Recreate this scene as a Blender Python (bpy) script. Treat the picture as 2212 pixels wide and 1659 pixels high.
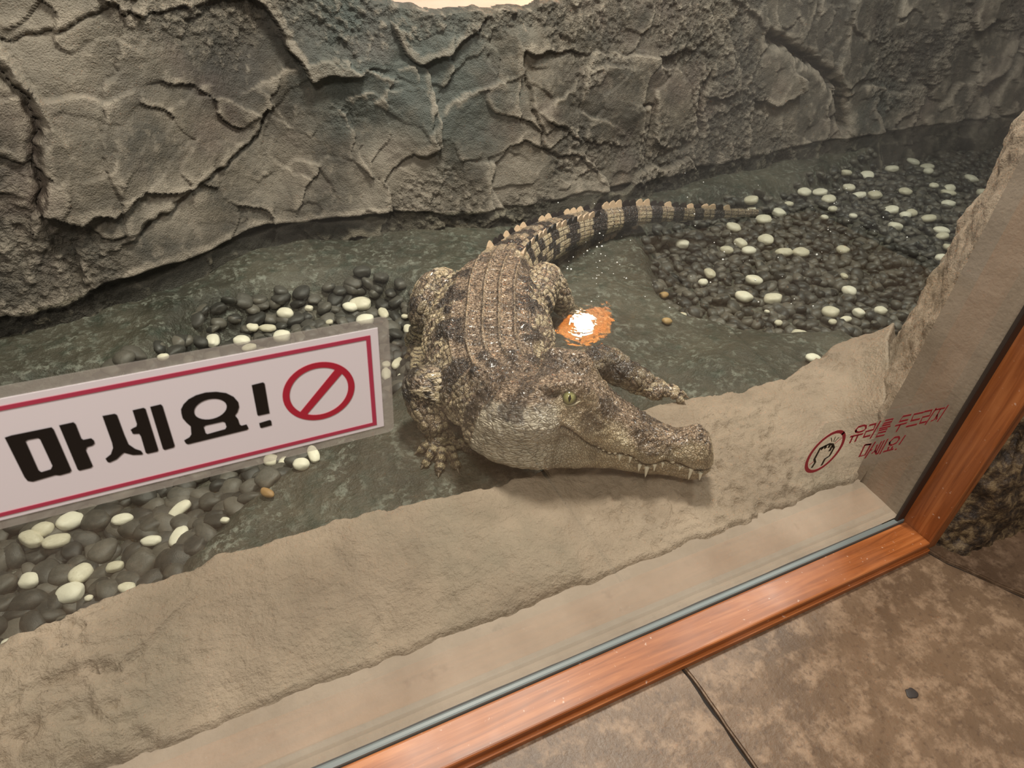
import bpy, bmesh, math, random
import numpy as np
from mathutils import Vector, Matrix, kdtree

random.seed(7); rng = np.random.default_rng(7)
for o in list(bpy.data.objects): bpy.data.objects.remove(o)
scn = bpy.context.scene
COL = scn.collection

# ------------------------------------------------------------------ camera
RC = np.array([[0.89873, -0.21553, 0.38188], [-0.43364, -0.56621, 0.70097], [0.06515, -0.79558, -0.60233]])
FPX = 1447.3; CAMZ = 1.0
cam = bpy.data.cameras.new('camera'); camo = bpy.data.objects.new('camera', cam); COL.objects.link(camo)
M = Matrix.Identity(4)
for i in range(3):
    M[i][0] = RC[i, 0]; M[i][1] = -RC[i, 1]; M[i][2] = -RC[i, 2]
M[2][3] = CAMZ
camo.matrix_world = M
cam.sensor_width = 36; cam.lens = FPX / 2212 * 36; cam.clip_start = .02
cam.dof.use_dof = True; cam.dof.focus_distance = 1.35; cam.dof.aperture_fstop = 14.0
scn.camera = camo

# ------------------------------------------------------------------ world, lights, exposure
w = bpy.data.worlds.new('world'); scn.world = w; w.use_nodes = True
bg = w.node_tree.nodes['Background']; bg.inputs[0].default_value = (.92, .80, .70, 1); bg.inputs[1].default_value = .10
def area(name, loc, target, size, power, col, spread=math.pi):
    l = bpy.data.lights.new(name, 'AREA'); l.energy = power; l.size = size; l.color = col; l.spread = spread
    o = bpy.data.objects.new(name, l); COL.objects.link(o); o.location = loc
    o.rotation_euler = (Vector(target) - Vector(loc)).to_track_quat('-Z', 'Y').to_euler(); return o
area('enclosure_ceiling_light', (.75, 1.35, 2.5), (.75, 1.4, 0), .4, 48, (1, .925, .82))
area('enclosure_ceiling_light', (2.6, 1.5, 2.6), (2.5, 1.7, 0), .5, 30, (.96, .96, .9))
area('visitor_ceiling_light', (-.5, -.35, 2.6), (.3, .55, 0), .5, 33, (1, .89, .79))
scn.view_settings.view_transform = 'Standard'; scn.view_settings.look = 'None'
scn.view_settings.gamma = 1; scn.view_settings.use_curve_mapping = False
scn.view_settings.exposure = 0.75

# ------------------------------------------------------------------ helpers
def P(px, py, z=None, y=None, x=None):
    """world point that photo pixel (px,py) shows on the plane z= / y= / x="""
    d = RC @ np.array([px - 1106, py - 829.5, FPX])
    t = (z - CAMZ) / d[2] if z is not None else (y / d[1] if y is not None else x / d[0])
    q = d * t; q[2] += CAMZ; return q
def pix(q):
    c = RC.T @ (np.array(q, float) - [0, 0, CAMZ]); return 1106 + FPX * c[0] / c[2], 829.5 + FPX * c[1] / c[2]
def sstep(a, b, x):
    t = np.clip((x - a) / (b - a), 0, 1); return t * t * (3 - 2 * t)
def hsh(ix, iy, iz, seed):
    h = (ix * 374761393 + iy * 668265263 + iz * 1442695041 + seed * 974634777) & 0xffffffff
    h = ((h ^ (h >> 13)) * 1274126177) & 0xffffffff
    h = ((h ^ (h >> 15)) * 2246822519) & 0xffffffff
    return ((h ^ (h >> 16)) & 0xffffffff) / 4294967296.0
def vnoise(x, y, z=0., seed=0):
    x, y, z = np.broadcast_arrays(np.asarray(x, float), np.asarray(y, float), np.asarray(z, float))
    ix, iy, iz = (np.floor(v).astype(np.int64) for v in (x, y, z))
    fx, fy, fz = x - ix, y - iy, z - iz
    fx, fy, fz = (f * f * f * (f * (f * 6 - 15) + 10) for f in (fx, fy, fz))
    r = 0
    for dx in (0, 1):
        for dy in (0, 1):
            for dz in (0, 1):
                r = r + hsh(ix + dx, iy + dy, iz + dz, seed) * (fx if dx else 1 - fx) * (fy if dy else 1 - fy) * (fz if dz else 1 - fz)
    return r * 2 - 1
def fbm(x, y, z=0., oct=4, seed=0, gain=.5):
    r, a = 0, 1.
    for i in range(oct):
        r = r + a * vnoise(x * 2 ** i, y * 2 ** i, np.asarray(z) * 2 ** i, seed + i * 17); a *= gain
    return r
def worley(x, y, seed=0, jit=.9):
    """F1, F2, id hash, offset to nearest centre"""
    ix, iy = np.floor(x).astype(np.int64), np.floor(y).astype(np.int64)
    f1 = np.full(x.shape, 9.); f2 = np.full(x.shape, 9.); cid = np.zeros(x.shape); ox = np.zeros(x.shape); oy = np.zeros(x.shape)
    for dx in (-1, 0, 1):
        for dy in (-1, 0, 1):
            cx, cy = ix + dx, iy + dy
            px = cx + .5 + jit * (hsh(cx, cy, 1, seed) - .5); py = cy + .5 + jit * (hsh(cx, cy, 2, seed) - .5)
            d = np.hypot(x - px, y - py); h = hsh(cx, cy, 3, seed)
            n = d < f1
            f2 = np.where(n, f1, np.minimum(f2, d))
            cid = np.where(n, h, cid); ox = np.where(n, x - px, ox); oy = np.where(n, y - py, oy); f1 = np.where(n, d, f1)
    return f1, f2, cid, ox, oy
def seg_dist(x, y, pl):
    """unsigned distance to polyline and side (+ left of travel)"""
    best = np.full(x.shape, 9.); side = np.zeros(x.shape)
    for (ax, ay), (bx, by) in zip(pl[:-1], pl[1:]):
        vx, vy = bx - ax, by - ay; L = vx * vx + vy * vy + 1e-12
        t = np.clip(((x - ax) * vx + (y - ay) * vy) / L, 0, 1)
        d = np.hypot(x - ax - t * vx, y - ay - t * vy)
        s = np.sign(vx * (y - ay) - vy * (x - ax)); n = d < best
        side = np.where(n, s, side); best = np.where(n, d, best)
    return best, side
def poly_sd(x, y, poly):
    """signed distance, positive inside"""
    d, _ = seg_dist(x, y, list(poly) + [poly[0]]); ins = np.zeros(x.shape, bool); n = len(poly)
    for i in range(n):
        (ax, ay), (bx, by) = poly[i], poly[(i + 1) % n]
        c = (ay > y) != (by > y)
        with np.errstate(divide='ignore', invalid='ignore'):
            ins ^= c & (x < (bx - ax) * (y - ay) / (by - ay + 1e-15) + ax)
    return np.where(ins, d, -d)

def link(name, me, mat=None, parent=None, smooth=True):
    o = bpy.data.objects.new(name, me); COL.objects.link(o)
    if mat and not me.materials: me.materials.append(mat)
    if smooth: me.shade_smooth()
    if parent: o.parent = parent
    return o
def tag(o, label=None, cat=None, group=None, kind=None):
    if label: o['label'] = label
    if cat: o['category'] = cat
    if group: o['group'] = group
    if kind: o['kind'] = kind
    return o
def empty(name, loc=(0, 0, 0)):
    o = bpy.data.objects.new(name, None); COL.objects.link(o); o.location = loc; o.empty_display_size = .05; return o
def mesh_np(name, V, Fq):
    me = bpy.data.meshes.new(name); V = np.ascontiguousarray(V, np.float32); Fq = np.ascontiguousarray(Fq, np.int32)
    k = Fq.shape[1]
    me.vertices.add(len(V)); me.vertices.foreach_set('co', V.ravel())
    me.loops.add(Fq.size); me.loops.foreach_set('vertex_index', Fq.ravel())
    me.polygons.add(len(Fq)); me.polygons.foreach_set('loop_start', np.arange(0, Fq.size, k, dtype=np.int32))
    me.update(calc_edges=True); return me
def attr(me, name, arr, typ='FLOAT'):
    a = me.attributes.new(name, typ, 'POINT')
    a.data.foreach_set('vector' if typ == 'FLOAT_VECTOR' else 'value', np.ascontiguousarray(arr, np.float32).ravel())
def grid_faces(nu, nv):
    a = np.arange(nu * nv).reshape(nu, nv)
    return np.stack([a[:-1, :-1], a[1:, :-1], a[1:, 1:], a[:-1, 1:]], -1).reshape(-1, 4)
def box(name, lo, hi, mat, parent=None, bev=.0, seg=2):
    bm = bmesh.new(); bmesh.ops.create_cube(bm, size=1)
    for v in bm.verts:
        v.co = Vector([(lo[i] + hi[i]) / 2 + v.co[i] * (hi[i] - lo[i]) for i in range(3)])
    if bev: bmesh.ops.bevel(bm, geom=bm.edges[:], offset=bev, segments=seg, affect='EDGES', profile=.6)
    me = bpy.data.meshes.new(name); bm.to_mesh(me); bm.free()
    return link(name, me, mat, parent, smooth=False)

# ------------------------------------------------------------------ node material helper
class NT:
    def __init__(s, name, rough=.6, spec=.5):
        s.m = bpy.data.materials.new(name); s.m.use_nodes = True; s.t = s.m.node_tree; s.n = s.t.nodes; s.n.clear()
        s.out = s.n.new('ShaderNodeOutputMaterial'); s.b = s.n.new('ShaderNodeBsdfPrincipled')
        s.t.links.new(s.b.outputs[0], s.out.inputs[0]); s.b.inputs['Roughness'].default_value = rough; s.b.inputs['Specular IOR Level'].default_value = spec
        s.pos = s.n.new('ShaderNodeTexCoord').outputs['Object']
    def set(s, inp, v):
        if hasattr(v, 'is_linked'): s.t.links.new(v, inp)
        else: inp.default_value = v
    def new(s, t, **k):
        n = s.n.new(t)
        for a, b in k.items(): setattr(n, a, b)
        return n
    def noise(s, scale, detail=4, rough=.55, vec=None, dist=0., w='Fac'):
        n = s.new('ShaderNodeTexNoise'); n.inputs['Scale'].default_value = scale; n.inputs['Detail'].default_value = detail
        n.inputs['Roughness'].default_value = rough; n.inputs['Distortion'].default_value = dist; s.set(n.inputs['Vector'], vec or s.pos); return n.outputs[w]
    def vor(s, scale, feat='F1', out='Distance', vec=None, rnd=1.):
        n = s.new('ShaderNodeTexVoronoi', feature=feat); n.inputs['Scale'].default_value = scale; n.inputs['Randomness'].default_value = rnd
        s.set(n.inputs['Vector'], vec or s.pos); return n.outputs[out]
    def ramp(s, fac, stops, interp='LINEAR'):
        n = s.new('ShaderNodeValToRGB'); cr = n.color_ramp; cr.interpolation = interp
        while len(cr.elements) < len(stops): cr.elements.new(.5)
        for e, (p, c) in zip(cr.elements, stops):
            e.position = p; e.color = (*c, 1) if hasattr(c, '__len__') else (c, c, c, 1)
        s.set(n.inputs[0], fac); return n.outputs[0]
    def mix(s, a, b, f, mode='MIX'):
        n = s.new('ShaderNodeMix', data_type='RGBA', blend_type=mode); n.clamp_factor = True
        for i, v in ((6, a), (7, b)): s.set(n.inputs[i], (*v, 1) if isinstance(v, tuple) and len(v) == 3 else v)
        s.set(n.inputs[0], f); return n.outputs[2]
    def math(s, op, a, b=0., c=None):
        n = s.new('ShaderNodeMath', operation=op); s.set(n.inputs[0], a); s.set(n.inputs[1], b)
        if c is not None: s.set(n.inputs[2], c)
        return n.outputs[0]
    def at(s, name, out='Fac'):
        n = s.new('ShaderNodeAttribute', attribute_name=name); return n.outputs[out]
    def scalev(s, vec, sc):
        n = s.new('ShaderNodeMapping'); n.inputs['Scale'].default_value = sc; s.set(n.inputs[0], vec); return n.outputs[0]
    def z(s, vec=None, ax='Z'):
        n = s.new('ShaderNodeSeparateXYZ'); s.set(n.inputs[0], vec or s.pos); return n.outputs[ax]
    def bump(s, h, strength=.5, dist=.005, nrm=None):
        n = s.new('ShaderNodeBump'); n.inputs['Strength'].default_value = strength; n.inputs['Distance'].default_value = dist; s.set(n.inputs['Height'], h)
        if nrm: s.set(n.inputs['Normal'], nrm)
        return n.outputs[0]
    def done(s, color=None, rough=None, normal=None):
        if color is not None: s.set(s.b.inputs['Base Color'], (*color, 1) if isinstance(color, tuple) and len(color) == 3 else color)
        if rough is not None: s.set(s.b.inputs['Roughness'], rough)
        if normal is not None: s.set(s.b.inputs['Normal'], normal)
        return s.m
def plain(name, c, rough=.5, spec=.5):
    return NT(name, rough, spec).done(c)

# ------------------------------------------------------------------ materials of the place
def m_wall():
    k = NT('rock_wall_paint', .75, .3)
    n1 = k.noise(2.2, 5, .6, dist=.4); n2 = k.noise(9, 6, .65); n3 = k.noise(70, 4, .6); n4 = k.noise(260, 2, .5)
    c = k.ramp(n1, [(.25, (.048, .042, .034)), (.45, (.084, .073, .057)), (.6, (.118, .100, .076)), (.8, (.165, .14, .108))])
    c = k.mix(c, (.042, .040, .033), k.ramp(n2, [(.46, 0.), (.7, .8)]))
    c = k.mix(c, (.24, .205, .16), k.ramp(k.noise(26, 5, .7), [(.52, 0.), (.72, .6)]))
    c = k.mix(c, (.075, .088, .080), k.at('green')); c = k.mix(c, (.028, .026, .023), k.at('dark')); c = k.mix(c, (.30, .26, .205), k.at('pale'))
    c = k.mix(c, (.13, .085, .072), k.ramp(k.noise(4.3, 3, .5), [(.56, 0.), (.74, .3)]))
    c = k.mix(c, (.36, .31, .245), k.math('MULTIPLY', k.at('ridge_highlight'), k.ramp(n2, [(.35, .6), (.7, .1)])))  # highlights along raised edges, painted into the wall colour
    r = k.at('rough')
    h = k.math('ADD', k.math('MULTIPLY', n3, k.math('MULTIPLY_ADD', r, 1.6, .35)), k.math('MULTIPLY', n4, .3))
    return k.done(c, k.math('MULTIPLY_ADD', n2, .3, .5), k.bump(h, 1., .011))
def m_basin():
    k = NT('basin_rock', .6, .4)
    z = k.z(); n1 = k.noise(3, 5, .6, dist=.3); n2 = k.noise(14, 6, .7); n3 = k.noise(55, 5, .65); n4 = k.noise(170, 3, .6)
    dry = k.ramp(n1, [(.3, (.205, .156, .11)), (.5, (.285, .222, .16)), (.7, (.385, .302, .222))])
    dry = k.mix(dry, (.16, .125, .09), k.ramp(n2, [(.55, 0.), (.78, .75)]))
    dry = k.mix(dry, (.17, .15, .108), k.ramp(k.noise(4.5, 4, .6), [(.50, 0.), (.72, .6)]))
    wet = k.ramp(n1, [(.3, (.036, .034, .025)), (.5, (.068, .062, .046)), (.7, (.115, .105, .08))])
    wet = k.mix(wet, (.27, .28, .24), k.math('MULTIPLY', k.ramp(n3, [(.50, 0.), (.60, .7)]), k.ramp(n2, [(.42, 0.), (.6, 1.)])))
    wet = k.mix(wet, (.035, .048, .036), k.ramp(k.noise(22, 4, .6), [(.5, 0.), (.7, .7)]))
    f = k.at('wet')
    c = k.mix(dry, wet, f)
    h = k.math('ADD', n3, k.math('MULTIPLY', n4, .35))
    return k.done(c, k.math('MULTIPLY_ADD', f, -.25, .7), k.bump(h, .9, .008))
def m_concrete():
    k = NT('smooth_concrete', .65, .35)
    n1 = k.noise(5, 5, .6); n2 = k.noise(30, 5, .65)
    c = k.ramp(n1, [(.3, (.215, .168, .125)), (.7, (.335, .268, .207))])
    c = k.mix(c, (.15, .12, .095), k.ramp(n2, [(.6, 0.), (.8, .6)]))
    return k.done(c, None, k.bump(k.math('ADD', n2, k.math('MULTIPLY', k.noise(120, 3), .4)), .4, .003))
def m_slab():
    k = NT('stamped_floor', .38, .5)
    n1 = k.noise(4, 5, .6, dist=.5); n2 = k.noise(22, 6, .7); n3 = k.noise(90, 5, .65); sp = k.noise(95, 4, .6, dist=.2)
    c = k.ramp(n1, [(.3, (.10, .062, .037)), (.5, (.15, .096, .058)), (.7, (.21, .138, .087))])
    c = k.mix(c, (.36, .25, .165), k.ramp(n2, [(.48, 0.), (.64, .65)]))
    c = k.mix(c, (.085, .052, .034), k.ramp(sp, [(.54, 0.), (.68, .6)]))
    return k.done(c, k.math('MULTIPLY_ADD', n2, .35, .25), k.bump(k.math('ADD', n2, k.math('MULTIPLY', n3, .5)), .5, .004))
def m_darkrock():
    k = NT('dark_mottled_rock', .5, .5)
    n1 = k.noise(60, 5, .65); n2 = k.noise(25, 4)
    c = k.ramp(n1, [(.38, (.022, .015, .01)), (.5, (.075, .05, .028)), (.62, (.22, .16, .085))])
    return k.done(c, None, k.bump(n1, .8, .008))
def m_wood(axis):
    k = NT('varnished_wood_' + axis, .3, .5)
    sc = (3, 60, 60) if axis == 'x' else (60, 60, 3)
    v = k.scalev(k.pos, sc); n1 = k.noise(1.2, 5, .6, vec=v, dist=.8); n2 = k.noise(7, 4)
    c = k.ramp(n1, [(.3, (.155, .042, .010)), (.5, (.30, .092, .024)), (.72, (.44, .16, .05))])
    c = k.mix(c, (.40, .17, .085), k.ramp(n2, [(.5, 0.), (.75, .5)]))
    c = k.mix(c, (.6, .45, .36), k.ramp(k.noise(130, 2), [(.7, 0.), (.76, .6)]))
    return k.done(c, k.math('MULTIPLY_ADD', n2, .35, .2), k.bump(n1, .12, .001))
def m_glass():
    k = NT('window_glass'); k.n.remove(k.b)
    tr = k.new('ShaderNodeBsdfTransparent'); tr.inputs[0].default_value = (.965, .98, .97, 1)
    gl = k.new('ShaderNodeBsdfGlossy'); gl.inputs['Roughness'].default_value = .004
    fr = k.new('ShaderNodeFresnel'); fr.inputs[0].default_value = 1.45
    mx = k.new('ShaderNodeMixShader'); k.set(mx.inputs[0], k.math('MULTIPLY', fr.outputs[0], .2)); k.t.links.new(tr.outputs[0], mx.inputs[1]); k.t.links.new(gl.outputs[0], mx.inputs[2])
    df = k.new('ShaderNodeBsdfDiffuse'); df.inputs[0].default_value = (.75, .72, .70, 1)
    m2 = k.new('ShaderNodeMixShader'); sm = k.ramp(k.noise(5, 5, .6, dist=1.), [(.45, 0.0), (.78, .028)])
    k.set(m2.inputs[0], sm); k.t.links.new(mx.outputs[0], m2.inputs[1]); k.t.links.new(df.outputs[0], m2.inputs[2]); k.t.links.new(m2.outputs[0], k.out.inputs[0])
    return k.m
def m_water():
    k = NT('pool_water'); k.n.remove(k.b)
    tr = k.new('ShaderNodeBsdfTransparent'); tr.inputs[0].default_value = (.92, .93, .90, 1)
    gl = k.new('ShaderNodeBsdfGlossy'); gl.inputs['Roughness'].default_value = .01
    b = k.bump(k.math('ADD', k.noise(9, 3, .5, dist=.6), k.math('MULTIPLY', k.noise(38, 2, .5), .22)),   .022, .05)
    k.set(gl.inputs['Normal'], b)
    fr = k.new('ShaderNodeFresnel'); fr.inputs[0].default_value = 1.33; k.set(fr.inputs['Normal'], b)
    mx = k.new('ShaderNodeMixShader'); k.set(mx.inputs[0], fr.outputs[0]); k.t.links.new(tr.outputs[0], mx.inputs[1]); k.t.links.new(gl.outputs[0], mx.inputs[2])
    k.t.links.new(mx.outputs[0], k.out.inputs[0]); return k.m
def m_film(name, a):
    k = NT(name); k.n.remove(k.b)
    tr = k.new('ShaderNodeBsdfTransparent'); tr.inputs[0].default_value = (.97, .97, .96, 1)
    p = k.new('ShaderNodeBsdfPrincipled'); p.inputs['Base Color'].default_value = (.62, .58, .53, 1); p.inputs['Roughness'].default_value = .12
    mx = k.new('ShaderNodeMixShader'); mx.inputs[0].default_value = a
    k.t.links.new(tr.outputs[0], mx.inputs[1]); k.t.links.new(p.outputs[0], mx.inputs[2]); k.t.links.new(mx.outputs[0], k.out.inputs[0]); return k.m
WALL, BASIN, CONC, SLAB, DROCK = m_wall(), m_basin(), m_concrete(), m_slab(), m_darkrock()
WOODX, WOODZ, GLASS, WATERM = m_wood('x'), m_wood('z'), m_glass(), m_water()
SEAL = plain('grey_glazing_seal', (.15, .175, .175), .4); SEALD = plain('dark_glazing_seal', (.03, .022, .018), .45)
MORTAR = plain('dark_joint', (.02, .015, .012), .9)

WZ = .06                                   # water level
YG = .46                                   # glass plane
XP = 1.159                                 # left face of the window post
SILLY = .56

# ------------------------------------------------------------------ visitor floor: slabs with recessed joints
floor = empty('floor'); tag(floor, kind='structure')
box('mortar_bed', (-1.6, -.9, -.05), (2.4, .47, -.008), MORTAR, floor)
def slab(poly, seed):
    pts = []
    n = len(poly)
    for i in range(n):
        a, b = np.array(poly[i]), np.array(poly[(i + 1) % n]); m = max(1, int(np.linalg.norm(b - a) / .02))
        for j in range(m): pts.append(a + (b - a) * j / m)
    pts = np.array(pts); pts += .0022 * np.stack([vnoise(pts[:, 0] * 40, pts[:, 1] * 40, 0, seed), vnoise(pts[:, 0] * 40, pts[:, 1] * 40, 5, seed)], 1)
    bm = bmesh.new(); top = [bm.verts.new((p[0], p[1], 0)) for p in pts]; f = bm.faces.new(top)
    r = bmesh.ops.extrude_face_region(bm, geom=[f])
    for v in r['geom']:
        if isinstance(v, bmesh.types.BMVert): v.co.z -= .03
    bmesh.ops.recalc_face_normals(bm, faces=bm.faces)
    e = [e for e in bm.edges if all(abs(v.co.z) < 1e-6 for v in e.verts)]
    bmesh.ops.bevel(bm, geom=e, offset=.0028, segments=2, affect='EDGES')
    me = bpy.data.meshes.new('paving_slab'); bm.to_mesh(me); bm.free(); return link('paving_slab', me, SLAB, floor, smooth=False)
slab([(-1.5, -.85), (.561, -.85), (.561, .40), (-1.5, .40)], 1)
slab([(.567, -.85), (1.42, -.85), (1.30, .09), (1.240, .235), (1.175, .345), (1.156, .40), (.567, .40)], 2)
slab([(1.43, -.85), (2.3, -.85), (2.3, .36), (1.17, .39), (1.182, .352), (1.248, .238), (1.308, .09)], 3)
gum = bmesh.new(); bmesh.ops.create_icosphere(gum, subdivisions=3, radius=1)
for v in gum.verts:
    f = 1 + .22 * float(vnoise(v.co.x * 2, v.co.y * 2, v.co.z, 3)); v.co = Vector((v.co.x * .0105 * f, v.co.y * .0085 * f, v.co.z * .0016))
gme = bpy.data.meshes.new('gum_spot'); gum.to_mesh(gme); gum.free()
g = link('gum_spot', gme, plain('old_gum', (.035, .028, .026), .6)); q = P(1970, 1498, z=.0); g.location = (q[0], q[1], .0008)
tag(g, 'small flattened black gum spot on the brown stone floor', 'gum spot')

# ------------------------------------------------------------------ window: frame, glass, seals
win = empty('window_1', (0, .42, 0)); tag(win, kind='structure')
def wchild(o): o.parent = win; o.matrix_parent_inverse = Matrix.Translation((0, -.42, 0)); return o
wchild(box('bottom_rail', (-1.3, .383, .0), (XP, .443, .026), WOODX, None, .004, 3))
wchild(box('rail_lip', (-1.3, .377, .0), (XP, .3835, .012), WOODX, None, .002))
wchild(box('post', (XP, .385, 0), (XP + .032, .449, 1.5), WOODZ, None, .004, 3))
wchild(box('glass_pane', (-1.3, YG - .005, .02), (XP, YG + .005, 1.5), GLASS))
wchild(box('glazing_seal', (-1.3, .444, .0), (XP, .4545, .030), SEAL, None, .003))
wchild(box('glazing_seal', (XP - .022, .447, .02), (XP + .012, .4545, 1.5), SEALD, None, .003))
# concrete sill and jamb behind the glass
def slabgrid(name, o, u, v, nu, nv, nrm, amp, mat, seed, par=None):
    U, V = np.meshgrid(np.linspace(0, 1, nu), np.linspace(0, 1, nv), indexing='ij')
    o, u, v, nrm = (np.array(a, float) for a in (o, u, v, nrm))
    S = o + U[..., None] * u + V[..., None] * v
    d = amp * fbm(S[..., 0] * 9, S[..., 1] * 9, S[..., 2] * 9, 4, seed)
    S = S + d[..., None] * nrm
    return link(name, mesh_np(name, S.reshape(-1, 3), grid_faces(nu, nv)), mat, par)
sill = slabgrid('sill_inner', (-1.3, YG - .002, .026), (2.47, 0, 0), (0, .115, .002), 260, 14, (0, 0, 1), .0018, CONC, 4); tag(sill, kind='structure')
jamb = slabgrid('jamb_right', (XP, YG - .013, -.02), (0, 0, 1.6), (.004, .128, 0), 160, 12, (-1, 0, 0), .0018, CONC, 5); tag(jamb, kind='structure')

# ------------------------------------------------------------------ pool basin terrain (rim + bed)
crest_px = [(-300, 1545), (0, 1405), (200, 1310), (370, 1240), (620, 1150), (900, 1085), (1080, 1050), (1150, 1018), (1230, 955), (1320, 905), (1400, 872), (1500, 860), (1600, 848), (1660, 830), (1700, 812), (1745, 788), (1790, 766), (1850, 745), (1900, 735)]
crest = np.array([P(*c, z=.088)[:2] for c in crest_px]); crest = np.vstack([[-1.4, .66], crest, [2.6, .9]])
polyL = [tuple(P(*c, z=-.1)[:2]) for c in [(-500, 1700), (-500, 960), (-200, 960), (0, 930), (150, 890), (300, 850), (400, 790), (455, 722), (560, 688), (680, 660), (780, 645), (880, 668), (912, 700), (900, 770), (872, 830), (820, 885), (700, 965), (600, 1050), (500, 1130), (380, 1232), (380, 1420), (200, 1520)]]
polyR = [tuple(P(*c, z=-.1)[:2]) if c else None for c in [(1470, 482), (1560, 465), (1640, 458), (1720, 432), (1850, 378), (1930, 332), (2060, 292), (2212, 268), 0, (1790, 765), (1720, 765), (1640, 755), (1560, 735), (1480, 715), (1436, 690), (1425, 640), (1420, 590), (1400, 560), (1415, 510)]]
_i = polyR.index(None); polyR[_i:_i + 1] = [(6.5, 2.9), (6.5, .5), (1.9, .75), (1.68, .92)]
PIER = [(XP, SILLY), (1.25, .635), (1.36, .725), (1.42, .785), (1.50, .83), (1.7, .87), (2.6, .88)]
def terrain(x, y):
    x = np.asarray(x, float); y = np.asarray(y, float)
    yc = np.interp(x, crest[:, 0], crest[:, 1]) + .007 * fbm(x * 14, y * 0 + 3, 0, 4, 21)
    sd = np.maximum(poly_sd(x, y, polyL), poly_sd(x, y, polyR))
    sd = sd + .02 * fbm(x * 5, y * 5, 0, 3, 31)
    mound = -.008 + .012 * fbm(x * 4, y * 4, 0, 3, 41) - .03 * sstep(.45, .1, x) * sstep(1.7, 1.3, y) + .03 * sstep(1.0, 1.2, x) * sstep(1.2, 1.0, y)
    bed = -.125 + .015 * fbm(x * 2, y * 2, 0, 2, 51)
    und = mound + (bed - mound) * sstep(-.07, .05, sd)
    und = und + .004 * fbm(x * 18, y * 18, 0, 4, 61)
    t = np.clip((y - SILLY) / np.maximum(yc - SILLY, .05), 0, 1)
    patch = sstep(-.1, .5, fbm(x * 3.2 + 2, y * 3.2, 0, 3, 81))
    cz = .088 + .006 * fbm(x * 5, x * 0, 0, 3, 71) - .016 * np.exp(-((x - .66) / .16) ** 2)
    lump = .007 * fbm(x * 7, y * 7, 0, 3, 91) * sstep(0, .15, t) + (.0014 + .0065 * patch) * (.9 - 1.6 * np.abs(fbm(x * 38 + .6 * fbm(x * 20, y * 20, 0, 2, 7), y * 38, 0, 4, 101, .55)))
    led = seg_dist(x, y, [tuple(P(*c, z=.06)[:2]) for c in [(200, 1460), (270, 1452), (330, 1400), (400, 1330)]])
    lump = lump + .010 * np.exp(-led[0] / .03) * (led[1] > 0) - .004 * np.exp(-(led[0] / .005) ** 2)
    rim = .035 + (cz - .035) * (1 - (1 - t) ** 1.6) + lump - .02 * sstep(.010, .0, y - SILLY + .006 * fbm(x * 22, x * 0, 0, 4, 121))
    over = cz + lump - 2.6 * np.maximum(y - yc, 0)
    z = np.where(y <= yc, rim, np.maximum(over, und))
    pd, _ = seg_dist(x, y, PIER[:5]); z = z + (.03 + .08 * sstep(-.03, .07, z)) * np.exp(-pd / .05) * sstep(1.16, 1.26, x)
    return z
xs = np.concatenate([np.arange(-1.3, 2.0, .0055), np.arange(2.0, 5.6, .014)]); ys = np.concatenate([np.arange(SILLY - .02, 1.3, .0048), np.arange(1.3, 2.75, .008)])
GX, GY = np.meshgrid(xs, ys, indexing='ij'); GZ = terrain(GX, GY)
GZ = np.where(GY < SILLY, .018, GZ)
def tz1(x, y):
    i = int(np.clip(np.searchsorted(xs, x) - 1, 0, len(xs) - 2)); j = int(np.clip(np.searchsorted(ys, y) - 1, 0, len(ys) - 2))
    u = (x - xs[i]) / (xs[i + 1] - xs[i]); v = (y - ys[j]) / (ys[j + 1] - ys[j])
    return float((GZ[i, j] * (1 - u) + GZ[i + 1, j] * u) * (1 - v) + (GZ[i, j + 1] * (1 - u) + GZ[i + 1, j + 1] * u) * v)
F = grid_faces(len(xs), len(ys)); V = np.stack([GX, GY, GZ], -1).reshape(-1, 3)
yc_f = np.interp(V[F].mean(1)[:, 0], crest[:, 0], crest[:, 1]) + .02
isrim = V[F].mean(1)[:, 1] < yc_f
_yc = np.interp(V[:, 0], crest[:, 0], crest[:, 1])
WET = sstep(.074, .056, V[:, 2] + .012 * fbm(V[:, 0] * 14, V[:, 1] * 14, 0, 4, 111)) * sstep(-.02, .0, V[:, 1] - _yc)
def sub(name, faces):
    u, inv = np.unique(faces, return_inverse=True)
    me = mesh_np(name, V[u], inv.reshape(-1, 4)); attr(me, 'wet', WET[u]); return link(name, me, BASIN)
rim = sub('rock_rim', F[isrim]); tag(rim, 'rough beige rock rim along the window side of the pool', kind='structure')
bedo = sub('pool_bed', F[~isrim]); tag(bedo, 'grey green submerged rock bed of the pool', kind='structure')

# ------------------------------------------------------------------ back wall
foot_px = [(0, 690), (330, 592), (600, 476), (820, 462), (1000, 452), (1160, 440), (1400, 385), (1700, 318), (2000, 268), (2212, 245)]
foot = np.array([P(*c, z=WZ)[:2] for c in foot_px]); foot = np.vstack([[-1.5, 1.50], foot, [6.5, 2.5]])
def smooth_interp(x, pts):
    r = 0
    for d in np.linspace(-.07, .07, 5): r = r + np.interp(x + d, pts[:, 0], pts[:, 1])
    return r / 5
def wall_y0(x, z): return smooth_interp(x, foot) + .16 * (z - WZ)
def on_wall(px, py):
    d = RC @ np.array([px - 1106, py - 829.5, FPX]); t = 2.0 / d[1]
    for i in range(25):
        q = d * t; t = float(wall_y0(q[0], q[2] + CAMZ)) / d[1]
    q = d * t; return q[0], q[2] + CAMZ
Z1 = lambda l: [on_wall(a * .42194, b * .42194) for a, b in l]
Z2 = lambda l: [on_wall(700 + a * .36166, b * .36166) for a, b in l]
Z3 = lambda l: [on_wall(1400 + a * .3671, b * .3671) for a, b in l]
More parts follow.
